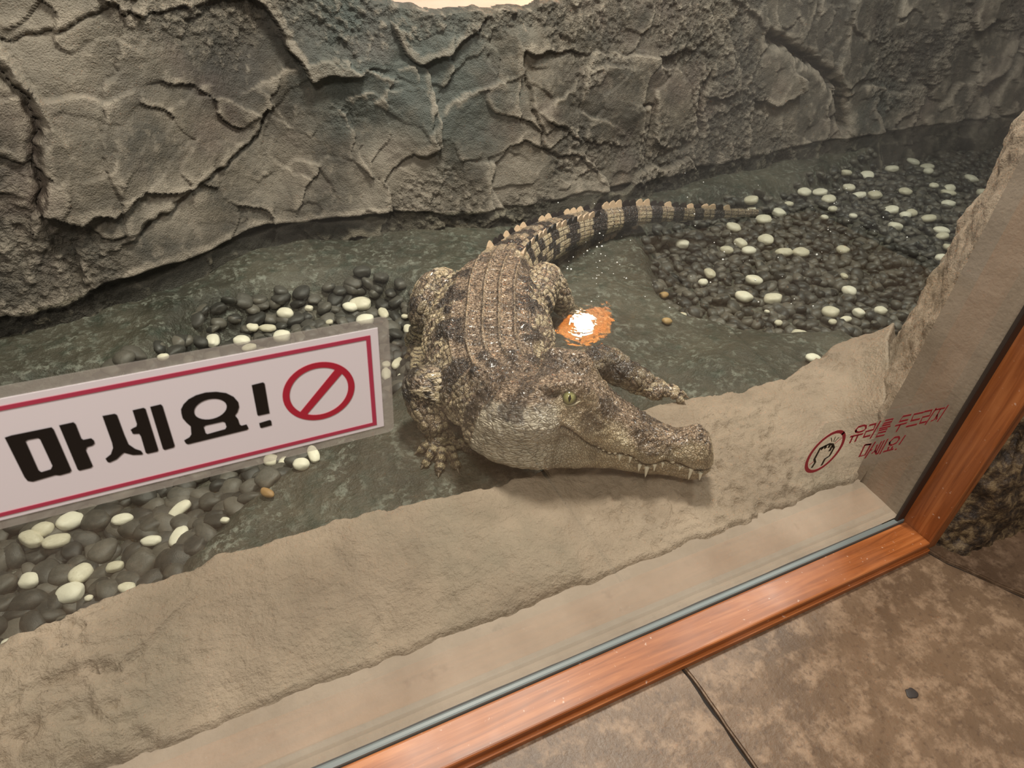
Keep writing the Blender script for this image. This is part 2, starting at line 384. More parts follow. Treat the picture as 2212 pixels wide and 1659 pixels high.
# (polyline on the wall, protruding height of the left side, of the right side, fall-off, groove depth, groove half width)
cracks = [
 (Z1([(0, 310), (60, 420), (140, 490), (185, 600), (180, 760), (200, 880), (205, 970), (185, 1080)]), .03, 0, .10, .03, .010),
 (Z1([(1360, 580), (1320, 690), (1200, 800), (1050, 910), (930, 1010), (870, 1080), (720, 1190)]), 0, .034, .12, .018, .006),
 (Z1([(1050, 490), (1110, 500), (1200, 530), (1350, 575)]), 0, .02, .06, 0, .005),
 (Z1([(1350, 410), (1480, 350), (1620, 310), (1740, 300), (1820, 345), (1900, 365), (2000, 400)]), 0, .022, .08, 0, .005),
 (Z1([(620, 40), (700, 70), (800, 80), (950, 40)]), .028, 0, .08, .01, .005),
 (Z1([(0, 190), (180, 195), (260, 170), (340, 140), (560, 30)]), .02, 0, .1, .008, .006),
 (Z1([(660, 60), (655, 150), (610, 200), (600, 370), (530, 420), (510, 500), (515, 720), (560, 880), (640, 1050), (650, 1190)]), .012, 0, .08, .006, .005),
 (Z1([(350, 1000), (330, 1130), (250, 1280)]), 0, .014, .06, .0, .005),
 (Z1([(470, 1190), (560, 1235), (650, 1200)]), .016, 0, .06, .008, .006),
 (Z1([(640, 1000), (740, 980), (860, 830), (980, 720)]), .0, .010, .05, .003, .004),
 (Z1([(1370, 640), (1340, 760), (1390, 950), (1410, 1100)]), .0, .008, .06, .004, .004),
 (Z1([(1420, 830), (1500, 880), (1620, 930)]), .0, .014, .06, .0, .004),
 (Z2([(140, 390), (300, 440), (350, 460), (395, 460), (390, 520)]), .0, .014, .05, 0, .004),
 (Z2([(210, 560), (270, 540), (330, 560), (370, 600)]), 0, .016, .06, 0, .004),
 (Z2([(650, 760), (700, 680), (800, 580), (880, 550), (1040, 490)]), 0, .024, .09, 0, .005),
 (Z2([(1220, 480), (1240, 560), (1260, 680), (1300, 780), (1300, 870), (1400, 940), (1530, 930), (1630, 1050)]), .016, 0, .07, .012, .006),
 (Z2([(1360, 720), (1480, 800), (1560, 835), (1750, 860)]), .022, 0, .06, .006, .006),
 (Z2([(1360, 620), (1470, 540), (1560, 420), (1640, 395), (1720, 385), (1790, 400)]), 0, .02, .08, 0, .005),
 (Z2([(1890, 620), (1960, 640), (1960, 760), (1930, 880), (1925, 980)]), 0, .016, .08, .018, .006),
 (Z2([(780, 240), (770, 420), (690, 600), (640, 760), (700, 960)]), 0, .012, .08, .004, .005),
 (Z2([(1000, 250), (990, 400), (1060, 480)]), .0, .012, .06, .004, .005),
 (Z3([(720, 215), (830, 270), (920, 330), (1020, 390), (1090, 470), (1130, 560), (1140, 650), (1150, 760)]), .014, 0, .10, .06, .020),
 (Z3([(360, 430), (310, 560), (300, 640), (310, 780)]), .016, 0, .08, .04, .012),
 (Z3([(550, 30), (620, 80), (680, 150), (720, 215)]), .016, 0, .07, 0, .005),
 (Z3([(500, 130), (490, 300), (480, 400), (340, 470)]), 0, .014, .07, 0, .005),
 (Z3([(1100, 80), (1040, 220), (1120, 400)]), 0, .012, .08, 0, .005),
 (Z3([(2212, 230), (2150, 400), (2050, 560), (2000, 700), (1960, 760)]), .03, 0, .12, .05, .025),
]
stain_glare = [('green', 830, 130, 150, .9), ('green', 960, 210, 130, .8), ('green', 700, 90, 90, .5), ('green', 1000, 120, 100, .6), ('dark', 510, 160, 75, .75), ('dark', 610, 110, 60, .45), ('dark', 265, 190, 35, .7), ('dark', 280, 90, 50, .35), ('dark', 590, 250, 60, .4), ('pale', 860, 385, 90, .55), ('pale', 380, 440, 60, .55), ('pale', 580, 370, 80, .35), ('pale', 100, 60, 120, .4), ('pale', 1130, 390, 70, .35), ('pale', 20, 540, 40, .35), ('pale', 1700, 200, 90, .3), ('dark', 1280, 250, 90, .35), ('dark', 1340, 290, 80, .35), ('dark', 1620, 220, 50, .35), ('dark', 2000, 130, 70, .3), ('green', 1900, 230, 120, .35), ('pale', 1250, 380, 60, .3)]  # wall stains; the first pale spot is glass glare painted into the colour
wx = np.concatenate([np.arange(-1.2, 2.0, .0046), np.arange(2.0, 3.4, .008), np.arange(3.4, 6.4, .02)]); wz = np.concatenate([np.arange(-.14, .86, .0046), np.arange(.86, 1.9, .03)])
WX, WZG = np.meshgrid(wx, wz, indexing='ij')
ux = WX + .05 * fbm(WX * 5, WZG * 5, 0, 3, 5); uz = WZG + .05 * fbm(WX * 5, WZG * 5, 7, 3, 6)
f1, f2, cid, ox, oy = worley(ux * 3.0, uz * 3.4, 12)
c2 = (cid * 97.3) % 1; c3 = (cid * 41.7) % 1
disp = (cid - .5) * .02 + ox * (c2 - .5) * .06 + oy * (c3 - .55) * .055
g1, g2, gid, gx, gy = worley(ux * 8 + 3, uz * 9, 33)
disp = disp + (gid - .5) * .005 + gx * (((gid * 57.1) % 1) - .5) * .022 + gy * (((gid * 83.7) % 1) - .5) * .022
rough = sstep(-.15, .35, fbm(WX * 2.7 + 4, WZG * 2.7, 0, 3, 44))
disp = disp + (.0010 + .0046 * rough) * fbm(WX * 55, WZG * 55, 0, 4, 55, .65) + .006 * fbm(WX * 9, WZG * 9, 0, 3, 66)
jx = WX + .008 * fbm(WX * 30, WZG * 30, 0, 3, 77); jz = WZG + .008 * fbm(WX * 30, WZG * 30, 4, 3, 78)
for pl, hl, hr, fo, gd, gw in cracks:
    d, s = seg_dist(jx, jz, pl)
    # note: plan is x right, z up; 'left of travel' is s > 0
    disp = disp + .62 * np.exp(-d / (.7 * fo)) * np.where(s > 0, hl, hr) - gd * np.exp(-(d / gw) ** 2)
lip = sstep(.052, .064, WZG + .012 * fbm(WX * 6, 0 * WX, 0, 3, 88))
disp = disp + (lip - 1) * .022 * sstep(1.0, .5, WX) + lip * .012 * np.exp(-np.maximum(WZG - .06, 0) / .05)
WY = wall_y0(WX, WZG) - disp - .05 * sstep(.02, -.12, WZG) * sstep(.5, 1., WX)
# top profile: the wall dips in the middle of the frame
tp_px = [(620, -120), (700, -30), (790, 2), (870, 22), (960, 34), (1040, 30), (1120, 27), (1180, 14), (1260, 0), (1400, -6), (1500, -60), (1560, -140)]
tp = np.array([on_wall(*c) for c in tp_px]); tp = np.vstack([[-2, 1.95], [tp[0, 0] - .1, 1.95], tp, [tp[-1, 0] + .15, 1.95], [8, 1.95]])
topz = np.interp(wx, tp[:, 0], tp[:, 1]) + .008 * fbm(wx * 16, wx * 0, 0, 3, 90)
over = np.maximum(WZG - topz[:, None], 0)
WZ2 = np.minimum(WZG, topz[:, None] + .03 * np.tanh(over / .1)); WY = WY + over * 1.1
wf = grid_faces(len(wx), len(wz))[:, ::-1]; wf = wf[over.ravel()[wf].min(1) < .035]
me = mesh_np('wall_back', np.stack([WX, WY, WZ2], -1).reshape(-1, 3), wf)
def boxblur(a, n):
    for ax in (0, 1):
        cs = np.cumsum(np.pad(a, [(n + 1, n) if i == ax else (0, 0) for i in (0, 1)], mode='edge'), axis=ax)
        a = (np.take(cs, range(2 * n + 1, cs.shape[ax]), ax) - np.take(cs, range(0, cs.shape[ax] - 2 * n - 1), ax)) / (2 * n + 1)
    return a
rdg = disp - boxblur(boxblur(disp, 4), 4); attr(me, 'ridge_highlight', sstep(.0012, .006, rdg))
attr(me, 'rough', rough)
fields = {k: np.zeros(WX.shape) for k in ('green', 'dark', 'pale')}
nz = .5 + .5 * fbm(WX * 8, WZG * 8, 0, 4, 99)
for kind, px, py, r, s in stain_glare:
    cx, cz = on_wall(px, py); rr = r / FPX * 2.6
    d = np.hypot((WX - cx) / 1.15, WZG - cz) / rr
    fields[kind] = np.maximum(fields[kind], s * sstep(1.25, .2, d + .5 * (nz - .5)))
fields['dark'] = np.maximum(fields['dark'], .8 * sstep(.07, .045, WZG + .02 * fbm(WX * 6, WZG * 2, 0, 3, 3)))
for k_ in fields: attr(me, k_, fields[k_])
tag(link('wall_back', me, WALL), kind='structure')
# plastered room wall and ledge behind the dip
k = NT('pink_plaster', .8, .2); PLASTER = k.done(k.ramp(k.noise(4, 4), [(.3, (.52, .37, .30)), (.7, (.62, .46, .385))]), None, k.bump(k.noise(60, 4), .3, .004))
rear = slabgrid('wall_rear', (-1.5, 3.1, .2), (8, 0, 0), (0, .05, 2.4), 60, 20, (0, -1, 0), .01, PLASTER, 8); tag(rear, kind='structure')
ledge = slabgrid('ledge_rear', (.35, 2.36, .585), (1.5, 0, 0), (0, .8, .06), 40, 12, (0, 0, 1), .008, PLASTER, 9); tag(ledge, kind='structure')

# ------------------------------------------------------------------ rock pier right of the pool (inside) and dark rock beside the post (visitor side)
def curtain(name, plan, zs, du, amp, mat, seed, flare=0, lean=0., attrs=True):
    plan = np.array(plan, float); s = np.concatenate([[0], np.cumsum(np.linalg.norm(np.diff(plan, axis=0), axis=1))])
    u = np.arange(0, s[-1], du)
    px = sum(np.interp(u + d, s, plan[:, 0]) for d in (-.03, 0, .03)) / 3; py = sum(np.interp(u + d, s, plan[:, 1]) for d in (-.03, 0, .03)) / 3
    px[0], py[0] = plan[0]
    tx, ty = np.gradient(px), np.gradient(py); L = np.hypot(tx, ty); nx, ny = -ty / L, tx / L     # left of travel = outwards
    U, Z = np.meshgrid(u, zs, indexing='ij')
    d = amp * (fbm(U * 6, Z * 6, 0, 4, seed) + .35 * fbm(U * 40, Z * 40, 0, 4, seed + 1)) * sstep(0, .05, U) + flare * np.exp(-np.maximum(Z - .08, 0) / .10) * sstep(0.05, .3, U) - lean * Z
    X = px[:, None] + d * nx[:, None]; Y = py[:, None] + d * ny[:, None]
    me = mesh_np(name, np.stack([X, Y, Z], -1).reshape(-1, 3), grid_faces(len(u), len(zs)))
    if attrs:
        attr(me, 'rough', .5 + .5 * np.clip(fbm(U * 5, Z * 5, 0, 3, seed + 2), -1, 1)); attr(me, 'pale', .75 * np.clip(.75 + .6 * fbm(U * 7, Z * 7, 0, 3, seed + 3), 0, 1))
        attr(me, 'dark', .5 * sstep(.1, .6, fbm(U * 9, Z * 9, 0, 3, seed + 4))); attr(me, 'green', 0 * U)
    return tag(link(name, me, mat), kind='structure')
curtain('wall_right', PIER, np.arange(-.1, 1.3, .007), .006, .014, BASIN, 300, flare=.03, lean=.075)
curtain('wall_visitor_side', [(1.165, .41), (1.185, .384), (1.215, .345), (1.25, .325), (1.36, .322), (2.2, .30)][::-1], np.arange(-.01, 1.0, .006), .006, .016, DROCK, 330, flare=.0, lean=.25, attrs=False)

# ------------------------------------------------------------------ water
wx_ = np.linspace(-1.3, 5.6, 140)
f_y = np.interp(wx_, crest[:, 0], crest[:, 1]) + .004
f_y = np.where(wx_ > 1.5, np.maximum(f_y, .9), f_y)
b_y = np.array([wall_y0(x, WZ) for x in wx_]) + .02
wvv = np.concatenate([np.stack([wx_, f_y, 0 * wx_ + WZ], 1), np.stack([wx_, b_y, 0 * wx_ + WZ], 1)]); nn_ = len(wx_)
me = mesh_np('water', wvv, np.array([[i, i + 1, nn_ + i + 1, nn_ + i] for i in range(nn_ - 1)]))
wat = tag(link('water', me, WATERM, smooth=False), 'clear shallow pool water around the crocodile', 'water', kind='stuff')
bub_px = [(1215, 1395 - 850)] 
bm = bmesh.new()
spots = []
for i in range(150):
    if i < 70: px_, py_ = rng.normal(1290, 50), rng.normal(560, 60)
    elif i < 120: px_, py_ = rng.normal(1640, 140), rng.normal(560, 110)
    else: px_, py_ = rng.uniform(1750, 1960), rng.uniform(400, 520)
    q = P(px_, py_, z=WZ)
    if .6 < q[0] < 4 and q[1] > 1.0: spots.append(q)
for q in spots:
    r = abs(rng.normal(.0012, .0009)) + .0006
    bmesh.ops.create_icosphere(bm, subdivisions=1, radius=r, matrix=Matrix.Translation((q[0], q[1], WZ)))
me = bpy.data.meshes.new('bubbles'); bm.to_mesh(me); bm.free()
o = link('bubbles', me, plain('foam_white', (.8, .8, .78), .2), wat); o['kind'] = 'stuff'

# ------------------------------------------------------------------ crocodile
# spine in plan (top line of head, back, tail) and section table along it
HD = np.array([.81, -.586]); HD /= np.linalg.norm(HD)
TIP = np.array([.818, .668])
spine_xy = [TIP + (-HD) * t for t in (0, .1, .2, .3, .37)] + [np.array(p) for p in [(.512, .975), (.532, 1.085), (.590, 1.215), (.655, 1.345), (.752, 1.490), (.885, 1.615), (1.055, 1.722), (1.268, 1.808), (1.515, 1.850), (1.765, 1.838), (2.03, 1.815)]]
def catmull(pts, n=16):
    pts = np.array(pts, float); p = np.vstack([2 * pts[0] - pts[1], pts, 2 * pts[-1] - pts[-2]]); out = []
    for i in range(1, len(p) - 2):
        for t in np.arange(n) / n:
            a, b, c, d = p[i - 1], p[i], p[i + 1], p[i + 2]
            out.append(.5 * (2 * b + (c - a) * t + (2 * a - 5 * b + 4 * c - d) * t * t + (3 * b - a - 3 * c + d) * t ** 3))
    out.append(p[-2]); return np.array(out)
SPX = catmull(spine_xy); SPS = np.concatenate([[0], np.cumsum(np.linalg.norm(np.diff(SPX, axis=0), axis=1))]); SL = SPS[-1]
zref_t = [(0, .118), (.05, .120), (.12, .128), (.2, .146), (.29, .176), (.34, .184), (.43, .160), (.52, .124), (.72, .110), (.95, .104), (1.15, .092), (1.5, .072), (1.85, .052), (2.1, .028), (SL, .006)]
# s, z0, w1,z1, w2,z2, w3,z3, w4,z4, z5   (top, shoulder, side, mouth line, lower side, bottom)
SEC = np.array([
 (0.000, .020, .012, .019, .021, .009, .021, .000, .015, -.010, -.016),
 (0.012, .036, .022, .033, .034, .016, .032, .000, .024, -.016, -.021),
 (0.036, .046, .025, .041, .040, .018, .037, -.001, .028, -.018, -.024),
 (0.070, .036, .022, .031, .035, .014, .030, .003, .030, -.016, -.024),
 (0.085, .034, .022, .030, .036, .013, .033, .003, .031, -.017, -.025),
 (0.120, .036, .026, .032, .049, .013, .046, -.005, .037, -.021, -.028),
 (0.160, .042, .030, .037, .053, .016, .048, .002, .044, -.022, -.032),
 (0.200, .051, .034, .046, .060, .018, .055, -.001, .051, -.026, -.037),
 (0.232, .060, .036, .060, .067, .022, .062, .002, .060, -.032, -.043),
 (0.262, .064, .040, .073, .074, .030, .071, .006, .072, -.038, -.052),
 (0.292, .067, .045, .074, .082, .036, .082, .008, .086, -.042, -.060),
 (0.335, .066, .055, .067, .091, .034, .098, .002, .104, -.046, -.070),
 (0.375, .058, .053, .055, .091, .026, .106, -.008, .108, -.052, -.074),
 (0.420, .056, .052, .050, .088, .018, .101, -.016, .094, -.056, -.076),
 (0.500, .078, .062, .069, .102, .030, .116, -.016, .092, -.070, -.088),
 (0.600, .090, .078, .081, .126, .036, .138, -.020, .104, -.076, -.094),
 (0.730, .098, .088, .087, .142, .040, .158, -.022, .118, -.080, -.100),
 (0.860, .098, .082, .086, .130, .040, .146, -.020, .106, -.080, -.098),
 (0.970, .094, .066, .080, .100, .036, .112, -.018, .082, -.070, -.088),
 (1.080, .092, .050, .076, .074, .032, .080, -.014, .060, -.058, -.074),
 (1.300, .082, .038, .066, .054, .026, .058, -.010, .044, -.046, -.060),
 (1.550, .062, .027, .050, .039, .021, .042, -.008, .032, -.034, -.044),
 (1.850, .044, .018, .035, .026, .015, .028, -.005, .021, -.023, -.030),
 (2.150, .028, .011, .022, .016, .010, .017, -.003, .013, -.014, -.018),
 (2.600, .008, .003, .006, .004, .003, .004, -.001, .003, -.004, -.005)])
def pchip(x, xp, yp):
    h = np.diff(xp); d = np.diff(yp) / h; m = np.zeros(len(xp)); m[0], m[-1] = d[0], d[-1]
    for i in range(1, len(xp) - 1):
        if d[i - 1] * d[i] > 0:
            w1, w2 = 2 * h[i] + h[i - 1], h[i] + 2 * h[i - 1]; m[i] = (w1 + w2) / (w1 / d[i - 1] + w2 / d[i])
    i = np.clip(np.searchsorted(xp, x) - 1, 0, len(xp) - 2); t = (x - xp[i]) / h[i]
    return ((1 + 2 * t) * (1 - t) ** 2 * yp[i] + t * (1 - t) ** 2 * h[i] * m[i] + t * t * (3 - 2 * t) * yp[i + 1] + t * t * (t - 1) * h[i] * m[i + 1])
ZR = np.array(zref_t)
for _i, _r in enumerate(SEC):
    _s = _r[0]; _f = 1 + .38 * float(sstep(.46, .30, _s)); _w = 1 + .10 * float(sstep(.46, .36, _s))
    for _j in (1, 3, 5, 7, 9, 10): SEC[_i, _j] *= (_f if _r[_j] > 0 else 1 + (_f - 1) * .75)
    for _j in (2, 4, 6, 8): SEC[_i, _j] *= _w
    _d = .017 * float(sstep(.34, .25, _s)) * float(sstep(-.01, .03, _s)); SEC[_i, 9] -= _d * .8; SEC[_i, 10] -= _d
def frame(s):
    p = np.array([np.interp(s, SPS, SPX[:, 0]), np.interp(s, SPS, SPX[:, 1])]); e = .012
    a = np.array([np.interp(max(s - e, 0), SPS, SPX[:, 0]), np.interp(max(s - e, 0), SPS, SPX[:, 1])]); b = np.array([np.interp(min(s + e, SL), SPS, SPX[:, 0]), np.interp(min(s + e, SL), SPS, SPX[:, 1])])
    t = (b - a) / np.linalg.norm(b - a)               # points backwards (towards the tail)
    right = np.array([t[1], -t[0]]) * -1              # near side of the head as seen from the window
    return p, -t, np.array([-t[1] * -1, -t[0]]) * 1 if False else right, float(pchip(np.array([s]), ZR[:, 0], ZR[:, 1])[0])
def section(s, n=96):
    v = [float(pchip(np.array([min(s, 2.6)]), SEC[:, 0], SEC[:, i])[0]) for i in range(1, 11)]
    ctl = [(0, v[0]), (v[1], v[2]), (v[3], v[4]), (v[5], v[6]), (v[7], v[8]), (0, v[9])]
    ring = ctl + [(-x, z) for x, z in ctl[4:0:-1]]
    r = np.array(ring); m = len(r); k = n // m * 1.
    u = np.arange(n) / n * m; i = u.astype(int); t = (u - i)[:, None]
    a, b, c, d = r[(i - 1) % m], r[i % m], r[(i + 1) % m], r[(i + 2) % m]
    q = .5 * (2 * b + (c - a) * t + (2 * a - 5 * b + 4 * c - d) * t * t + (3 * b - a - 3 * c + d) * t ** 3)
    return q
NS, NR = 950, 200
NH = 320
ss = np.concatenate([np.linspace(0, .45, NH), np.linspace(.45, SL - .002, NS - NH + 1)[1:]])
TV = []; TA = []
for s in ss:
    p, fw, rt, z = frame(s); q = section(s, NR)
    TV.append(np.stack([p[0] + q[:, 0] * rt[0], p[1] + q[:, 0] * rt[1], z + q[:, 1]], 1))
    dl = np.linalg.norm(np.diff(np.vstack([q, q[:1]]), axis=0), axis=1); half = NR // 2
    l = np.concatenate([[0], np.cumsum(dl)[:-1]]); l = np.where(np.arange(NR) <= half, l, -(dl.sum() - l))
    TA.append(np.stack([np.full(NR, s), l, np.zeros(NR)], 1))
TV = np.array(TV); TA = np.array(TA)
def ringmesh(TV):
    a = np.arange(TV.shape[0] * TV.shape[1]).reshape(TV.shape[:2]); b = np.roll(a, -1, 1)
    return np.stack([a[:-1], a[1:], b[1:], b[:-1]], -1).reshape(-1, 4)
VV = [TV.reshape(-1, 3)]; AA = [np.hstack([TA.reshape(-1, 3)[:, :2], np.zeros((TV.size // 3, 1))])]; FF = [ringmesh(TV)[:, ::-1]]; nv = TV.size // 3
def cap(ringidx, c, att):
    global nv
    VV.append(np.array([c])); AA.append(np.array([att])); n = len(ringidx)
    FF.append(np.array([[ringidx[i], ringidx[(i + 1) % n], nv, nv] for i in range(n)])); nv += 1
cap(list(range(NR)), TV[0].mean(0) + np.array([HD[0], HD[1], 0]) * .004, [0, 0, 0])
cap(list(range((NS - 1) * NR, NS * NR))[::-1], TV[-1].mean(0), [SL, 0, 0])
def tube(pts, rad, lid, flat=1., n=20, t0=0.):
    """tapered limb: lid is the limb id stored in attribute channel 2"""
    global nv
    c = catmull(pts, 10); m = len(c); r = np.interp(np.linspace(0, 1, m), np.linspace(0, 1, len(rad)), rad)
    L = np.concatenate([[0], np.cumsum(np.linalg.norm(np.diff(c, axis=0), axis=1))])
    R_ = []; A_ = []
    up = np.array([0, 0, 1.])
    for i in range(m):
        t = c[min(i + 1, m - 1)] - c[max(i - 1, 0)]; t /= np.linalg.norm(t)
        a = np.cross(t, up); a /= np.linalg.norm(a) + 1e-9; b = np.cross(a, t)
        th = np.arange(n) / n * 2 * np.pi
        R_.append(c[i] + r[i] * (np.cos(th)[:, None] * a + flat * np.sin(th)[:, None] * b)); A_.append(np.stack([np.full(n, 10 * lid + t0 + L[i]), (th - np.pi) * max(r[i], .012), np.full(n, float(lid))], 1))
    R_ = np.array(R_); A_ = np.array(A_)
    VV.append(R_.reshape(-1, 3)); AA.append(A_.reshape(-1, 3)); base = nv; FF.append(ringmesh(R_)[:, ::-1] + base); nv += m * n
    cap([base + i for i in range(n)], c[0], A_[0, 0]); cap([base + (m - 1) * n + i for i in range(n)][::-1], c[-1], A_[-1, 0])
def at_body(s, lat, dz):
    p, fw, rt, z = frame(s); return np.array([p[0] + rt[0] * lat, p[1] + rt[1] * lat, z + dz])
claws = []
def limb(lid, pts, rad, hand, tips, fr=.0085):
    tube(pts, rad, lid, 1.0, 22)
    hand = np.array(hand); wrist = np.array(pts[-1])
    palm = wrist + (hand - wrist) * .75
    tube([wrist, (wrist + hand) / 2, hand], [rad[-1] * 1.0, rad[-1] * 1.25, rad[-1] * 1.05], lid, .55, 18, .3)
    for tp in tips:
        tp = np.array(tp); mid = palm + (tp - palm) * .55 + np.array([0, 0, .010])
        tube([palm + (tp - palm) * .1, mid, tp], [fr * 1.15, fr, fr * .6], lid, .85, 12, .36)
        claws.append((tp, tp - mid))
G = lambda px, py, z: P(px, py, z=z)
def ground(px, py, dz=.008):
    z = 0.
    for i in range(12):
        q = P(px, py, z=z); z = .5 * z + .5 * (tz1(q[0], q[1]) + dz)
    return P(px, py, z=z)
# near front leg (left in the photo)
limb(1, [at_body(.56, .06, -.02), at_body(.545, .13, -.01), G(912, 838, .105), G(917, 880, .075), G(945, 930, .03)], [.052, .050, .043, .034, .027], ground(962, 958, .012), [ground(1020, 975), ground(988, 1012), ground(948, 1020), ground(915, 1003), ground(903, 975)], .0095)
# far front leg (right in the photo)
limb(2, [at_body(.54, -.06, .0), at_body(.50, -.125, .0), G(1296, 785, .125), G(1348, 806, .115), G(1400, 832, .098)], [.05, .046, .040, .033, .026], G(1432, 850, .092), [G(1475, 868, .092), G(1480, 855, .095), G(1462, 845, .098), G(1440, 838, .1)])
# near hind leg
limb(3, [at_body(.95, .05, -.01), at_body(.92, .11, .0), G(945, 622, .115), G(918, 665, .085), G(912, 712, .03)], [.06, .058, .05, .042, .028], ground(900, 742, .014), [ground(868, 806), ground(893, 812), ground(918, 815), ground(938, 800)], .0105)
# far hind leg
limb(4, [at_body(.95, -.05, -.01), at_body(.92, -.10, .0), G(1175, 605, .12), G(1200, 632, .09), G(1222, 662, .04)], [.058, .055, .047, .038, .027], G(1232, 680, .025), [G(1255, 705, .015), G(1268, 696, .015), G(1272, 682, .015)])
V0 = np.vstack(VV); A0 = np.vstack(AA); F0 = np.vstack(FF)
me = bpy.data.meshes.new('raw'); me.from_pydata(V0.tolist(), [], [tuple(dict.fromkeys(f)) for f in F0.tolist()]); me.update()
raw = bpy.data.objects.new('raw', me); COL.objects.link(raw)
md = raw.modifiers.new('r', 'REMESH'); md.mode = 'VOXEL'; md.voxel_size = .0023
dg = bpy.context.evaluated_depsgraph_get(); ev = raw.evaluated_get(dg); body = bpy.data.meshes.new_from_object(ev)
bpy.data.objects.remove(raw); bpy.data.meshes.remove(me)
nV = len(body.vertices); co = np.empty(nV * 3, np.float32); body.vertices.foreach_get('co', co); co = co.reshape(-1, 3).astype(float)
ed = np.empty(len(body.edges) * 2, np.int32); body.edges.foreach_get('vertices', ed); ed = ed.reshape(-1, 2)
deg = np.bincount(ed.ravel(), minlength=nV).astype(float)[:, None]
def lap(x):
    r = np.zeros_like(x); np.add.at(r, ed[:, 0], x[ed[:, 1]]); np.add.at(r, ed[:, 1], x[ed[:, 0]]); return r / deg
for i in range(5): co = .4 * co + .6 * lap(co)
kd = kdtree.KDTree(len(V0))
for i, v in enumerate(V0): kd.insert(v, i)
kd.balance()
att = np.zeros((nV, 3))
for i in range(nV):
    r = kd.find_n(co[i], 3); i0 = r[0][1]; lid = A0[i0, 2]
    ws = np.zeros(2); wt = 0
    for _, j, d in r:
        if A0[j, 2] == lid and abs(A0[j, 1] - A0[i0, 1]) < .05:
            w_ = 1 / (d + 1e-4) ** 2; ws += w_ * A0[j, :2]; wt += w_
    att[i, :2] = ws / wt; att[i, 2] = lid
for i in range(2):   # soften the attribute steps, trunk only and away from the belly seam
    sm = lap(att); ok = (np.abs(sm[:, 2] - att[:, 2]) < 1e-6) & (np.abs(sm[:, 1] - att[:, 1]) < .02); att[ok, :2] = sm[ok, :2]
S_, L_, ID = att[:, 0], att[:, 1], att[:, 2]; trunk = ID < .5
# vertex normals
tri = np.empty(len(body.polygons) * 4, np.int32)
body.vertices.foreach_set('co', co.astype(np.float32).ravel()); body.update()
nr = np.empty(nV * 3, np.float32); body.vertices.foreach_get('normal', nr); nr = nr.reshape(-1, 3).astype(float)
wid = pchip(np.clip(S_, 0, 2.59), SEC[:, 0], SEC[:, 4]); aL = np.abs(L_)
circ = 2.6 * wid                                     # roughly the half girth
head = trunk * sstep(.40, .36, S_); tail = trunk * sstep(.98, 1.10, S_); back = trunk * sstep(.375, .395, S_) * (1 - tail)
up = np.clip(nr[:, 2], 0, 1)
disp = np.zeros(nV); edge = np.ones(nV); cell = np.zeros(nV)
# --- dorsal scutes with keels
row = S_ / .031; rf = row - np.floor(row); colw = .036
cidx = np.floor(L_ / colw); cf = L_ / colw - cidx
dorsal = back * sstep(.100, .085, aL) * sstep(.46, .50, S_)
keel = np.exp(-((cf - .5) / .10) ** 2) * (.5 + .5 * rf) ; groove = np.exp(-((np.minimum(rf, 1 - rf)) / .07) ** 2)
kidx = np.abs(np.floor(L_ / colw) + .5)
disp += dorsal * (.0075 * keel * (.55 + .45 * hsh(np.floor(row).astype(int), cidx.astype(int), 0, 5)) + .0018 * np.exp(-((cf - .5) / .3) ** 2) - .0028 * groove)
# --- pebbly scales on flanks, neck, legs
sc = np.where(trunk, .015, .016); sc = np.where(trunk & (S_ > .36) & (S_ < .5), .0125, sc)
uu = np.where(trunk, S_ / sc, S_ / sc * .8); vv = L_ / sc
f1, f2, cid, ox, oy = worley(uu, vv, 71, .75)
pe = f2 - f1
flank = back * (1 - dorsal) + (~trunk)
size = .4 + .6 * cid
disp += flank * (.0055 * size * sstep(.75, .1, f1) - .001 * sstep(.12, 0, pe))
edge = np.where(flank > .5, sstep(.02, .22, pe), edge); cell = cid
# large osteoderm bumps on shoulders, edge rows of the back
f1b, f2b, cidb, _, _ = worley(S_ / .034 + 5, L_ / .032, 72, .5)
edgeb = back * np.exp(-((aL - .125) / .035) ** 2)
disp += edgeb * .010 * np.clip(cidb - .25, 0, 1) * np.exp(-(f1b / .22) ** 2)
# nuchal shield: black pointed scutes behind the head
bumps = [(.475, .022, .011), (.475, -.022, .011), (.470, .062, .012), (.470, -.062, .012), (.515, .030, .010), (.515, -.030, .010), (.405, .03, .006), (.405, -.03, .006), (.600, .088, .011), (.585, .066, .009), (.625, .100, .010), (.590, -.082, .011), (.612, -.100, .010), (.640, -.075, .009), (.70, .10, .010), (.72, -.095, .009), (.80, .095, .009), (.82, -.09, .009)]
nuch = np.zeros(nV)
for bs, bl, bh in bumps:
    d = np.hypot((S_ - bs) / 1.2, L_ - bl); e = trunk * np.exp(-(d / .0115) ** 2); disp += bh * e; nuch = np.maximum(nuch, trunk * np.exp(-(d / .016) ** 4))
# --- tail: rings of rectangular scutes
trow = S_ / .034; trf = trow - np.floor(trow); tcol = L_ / np.maximum(.014, wid * .34); tcf = tcol - np.floor(tcol)
tg = np.minimum(np.minimum(trf, 1 - trf) / .10, np.minimum(tcf, 1 - tcf) / .12)
disp += tail * (.002 * sstep(0, 1.2, tg) - .001)
edge = np.where(tail > .5, sstep(.1, .9, tg), edge)
# limb: cross plates on the leading edge
lrow = S_ / .017; lrf = lrow - np.floor(lrow)
plate = (~trunk) * sstep(-.1, .5, np.cos(L_ / .03 - .6))
disp += plate * .0016 * (1 - np.minimum(lrf, 1 - lrf) * 2 < .75)
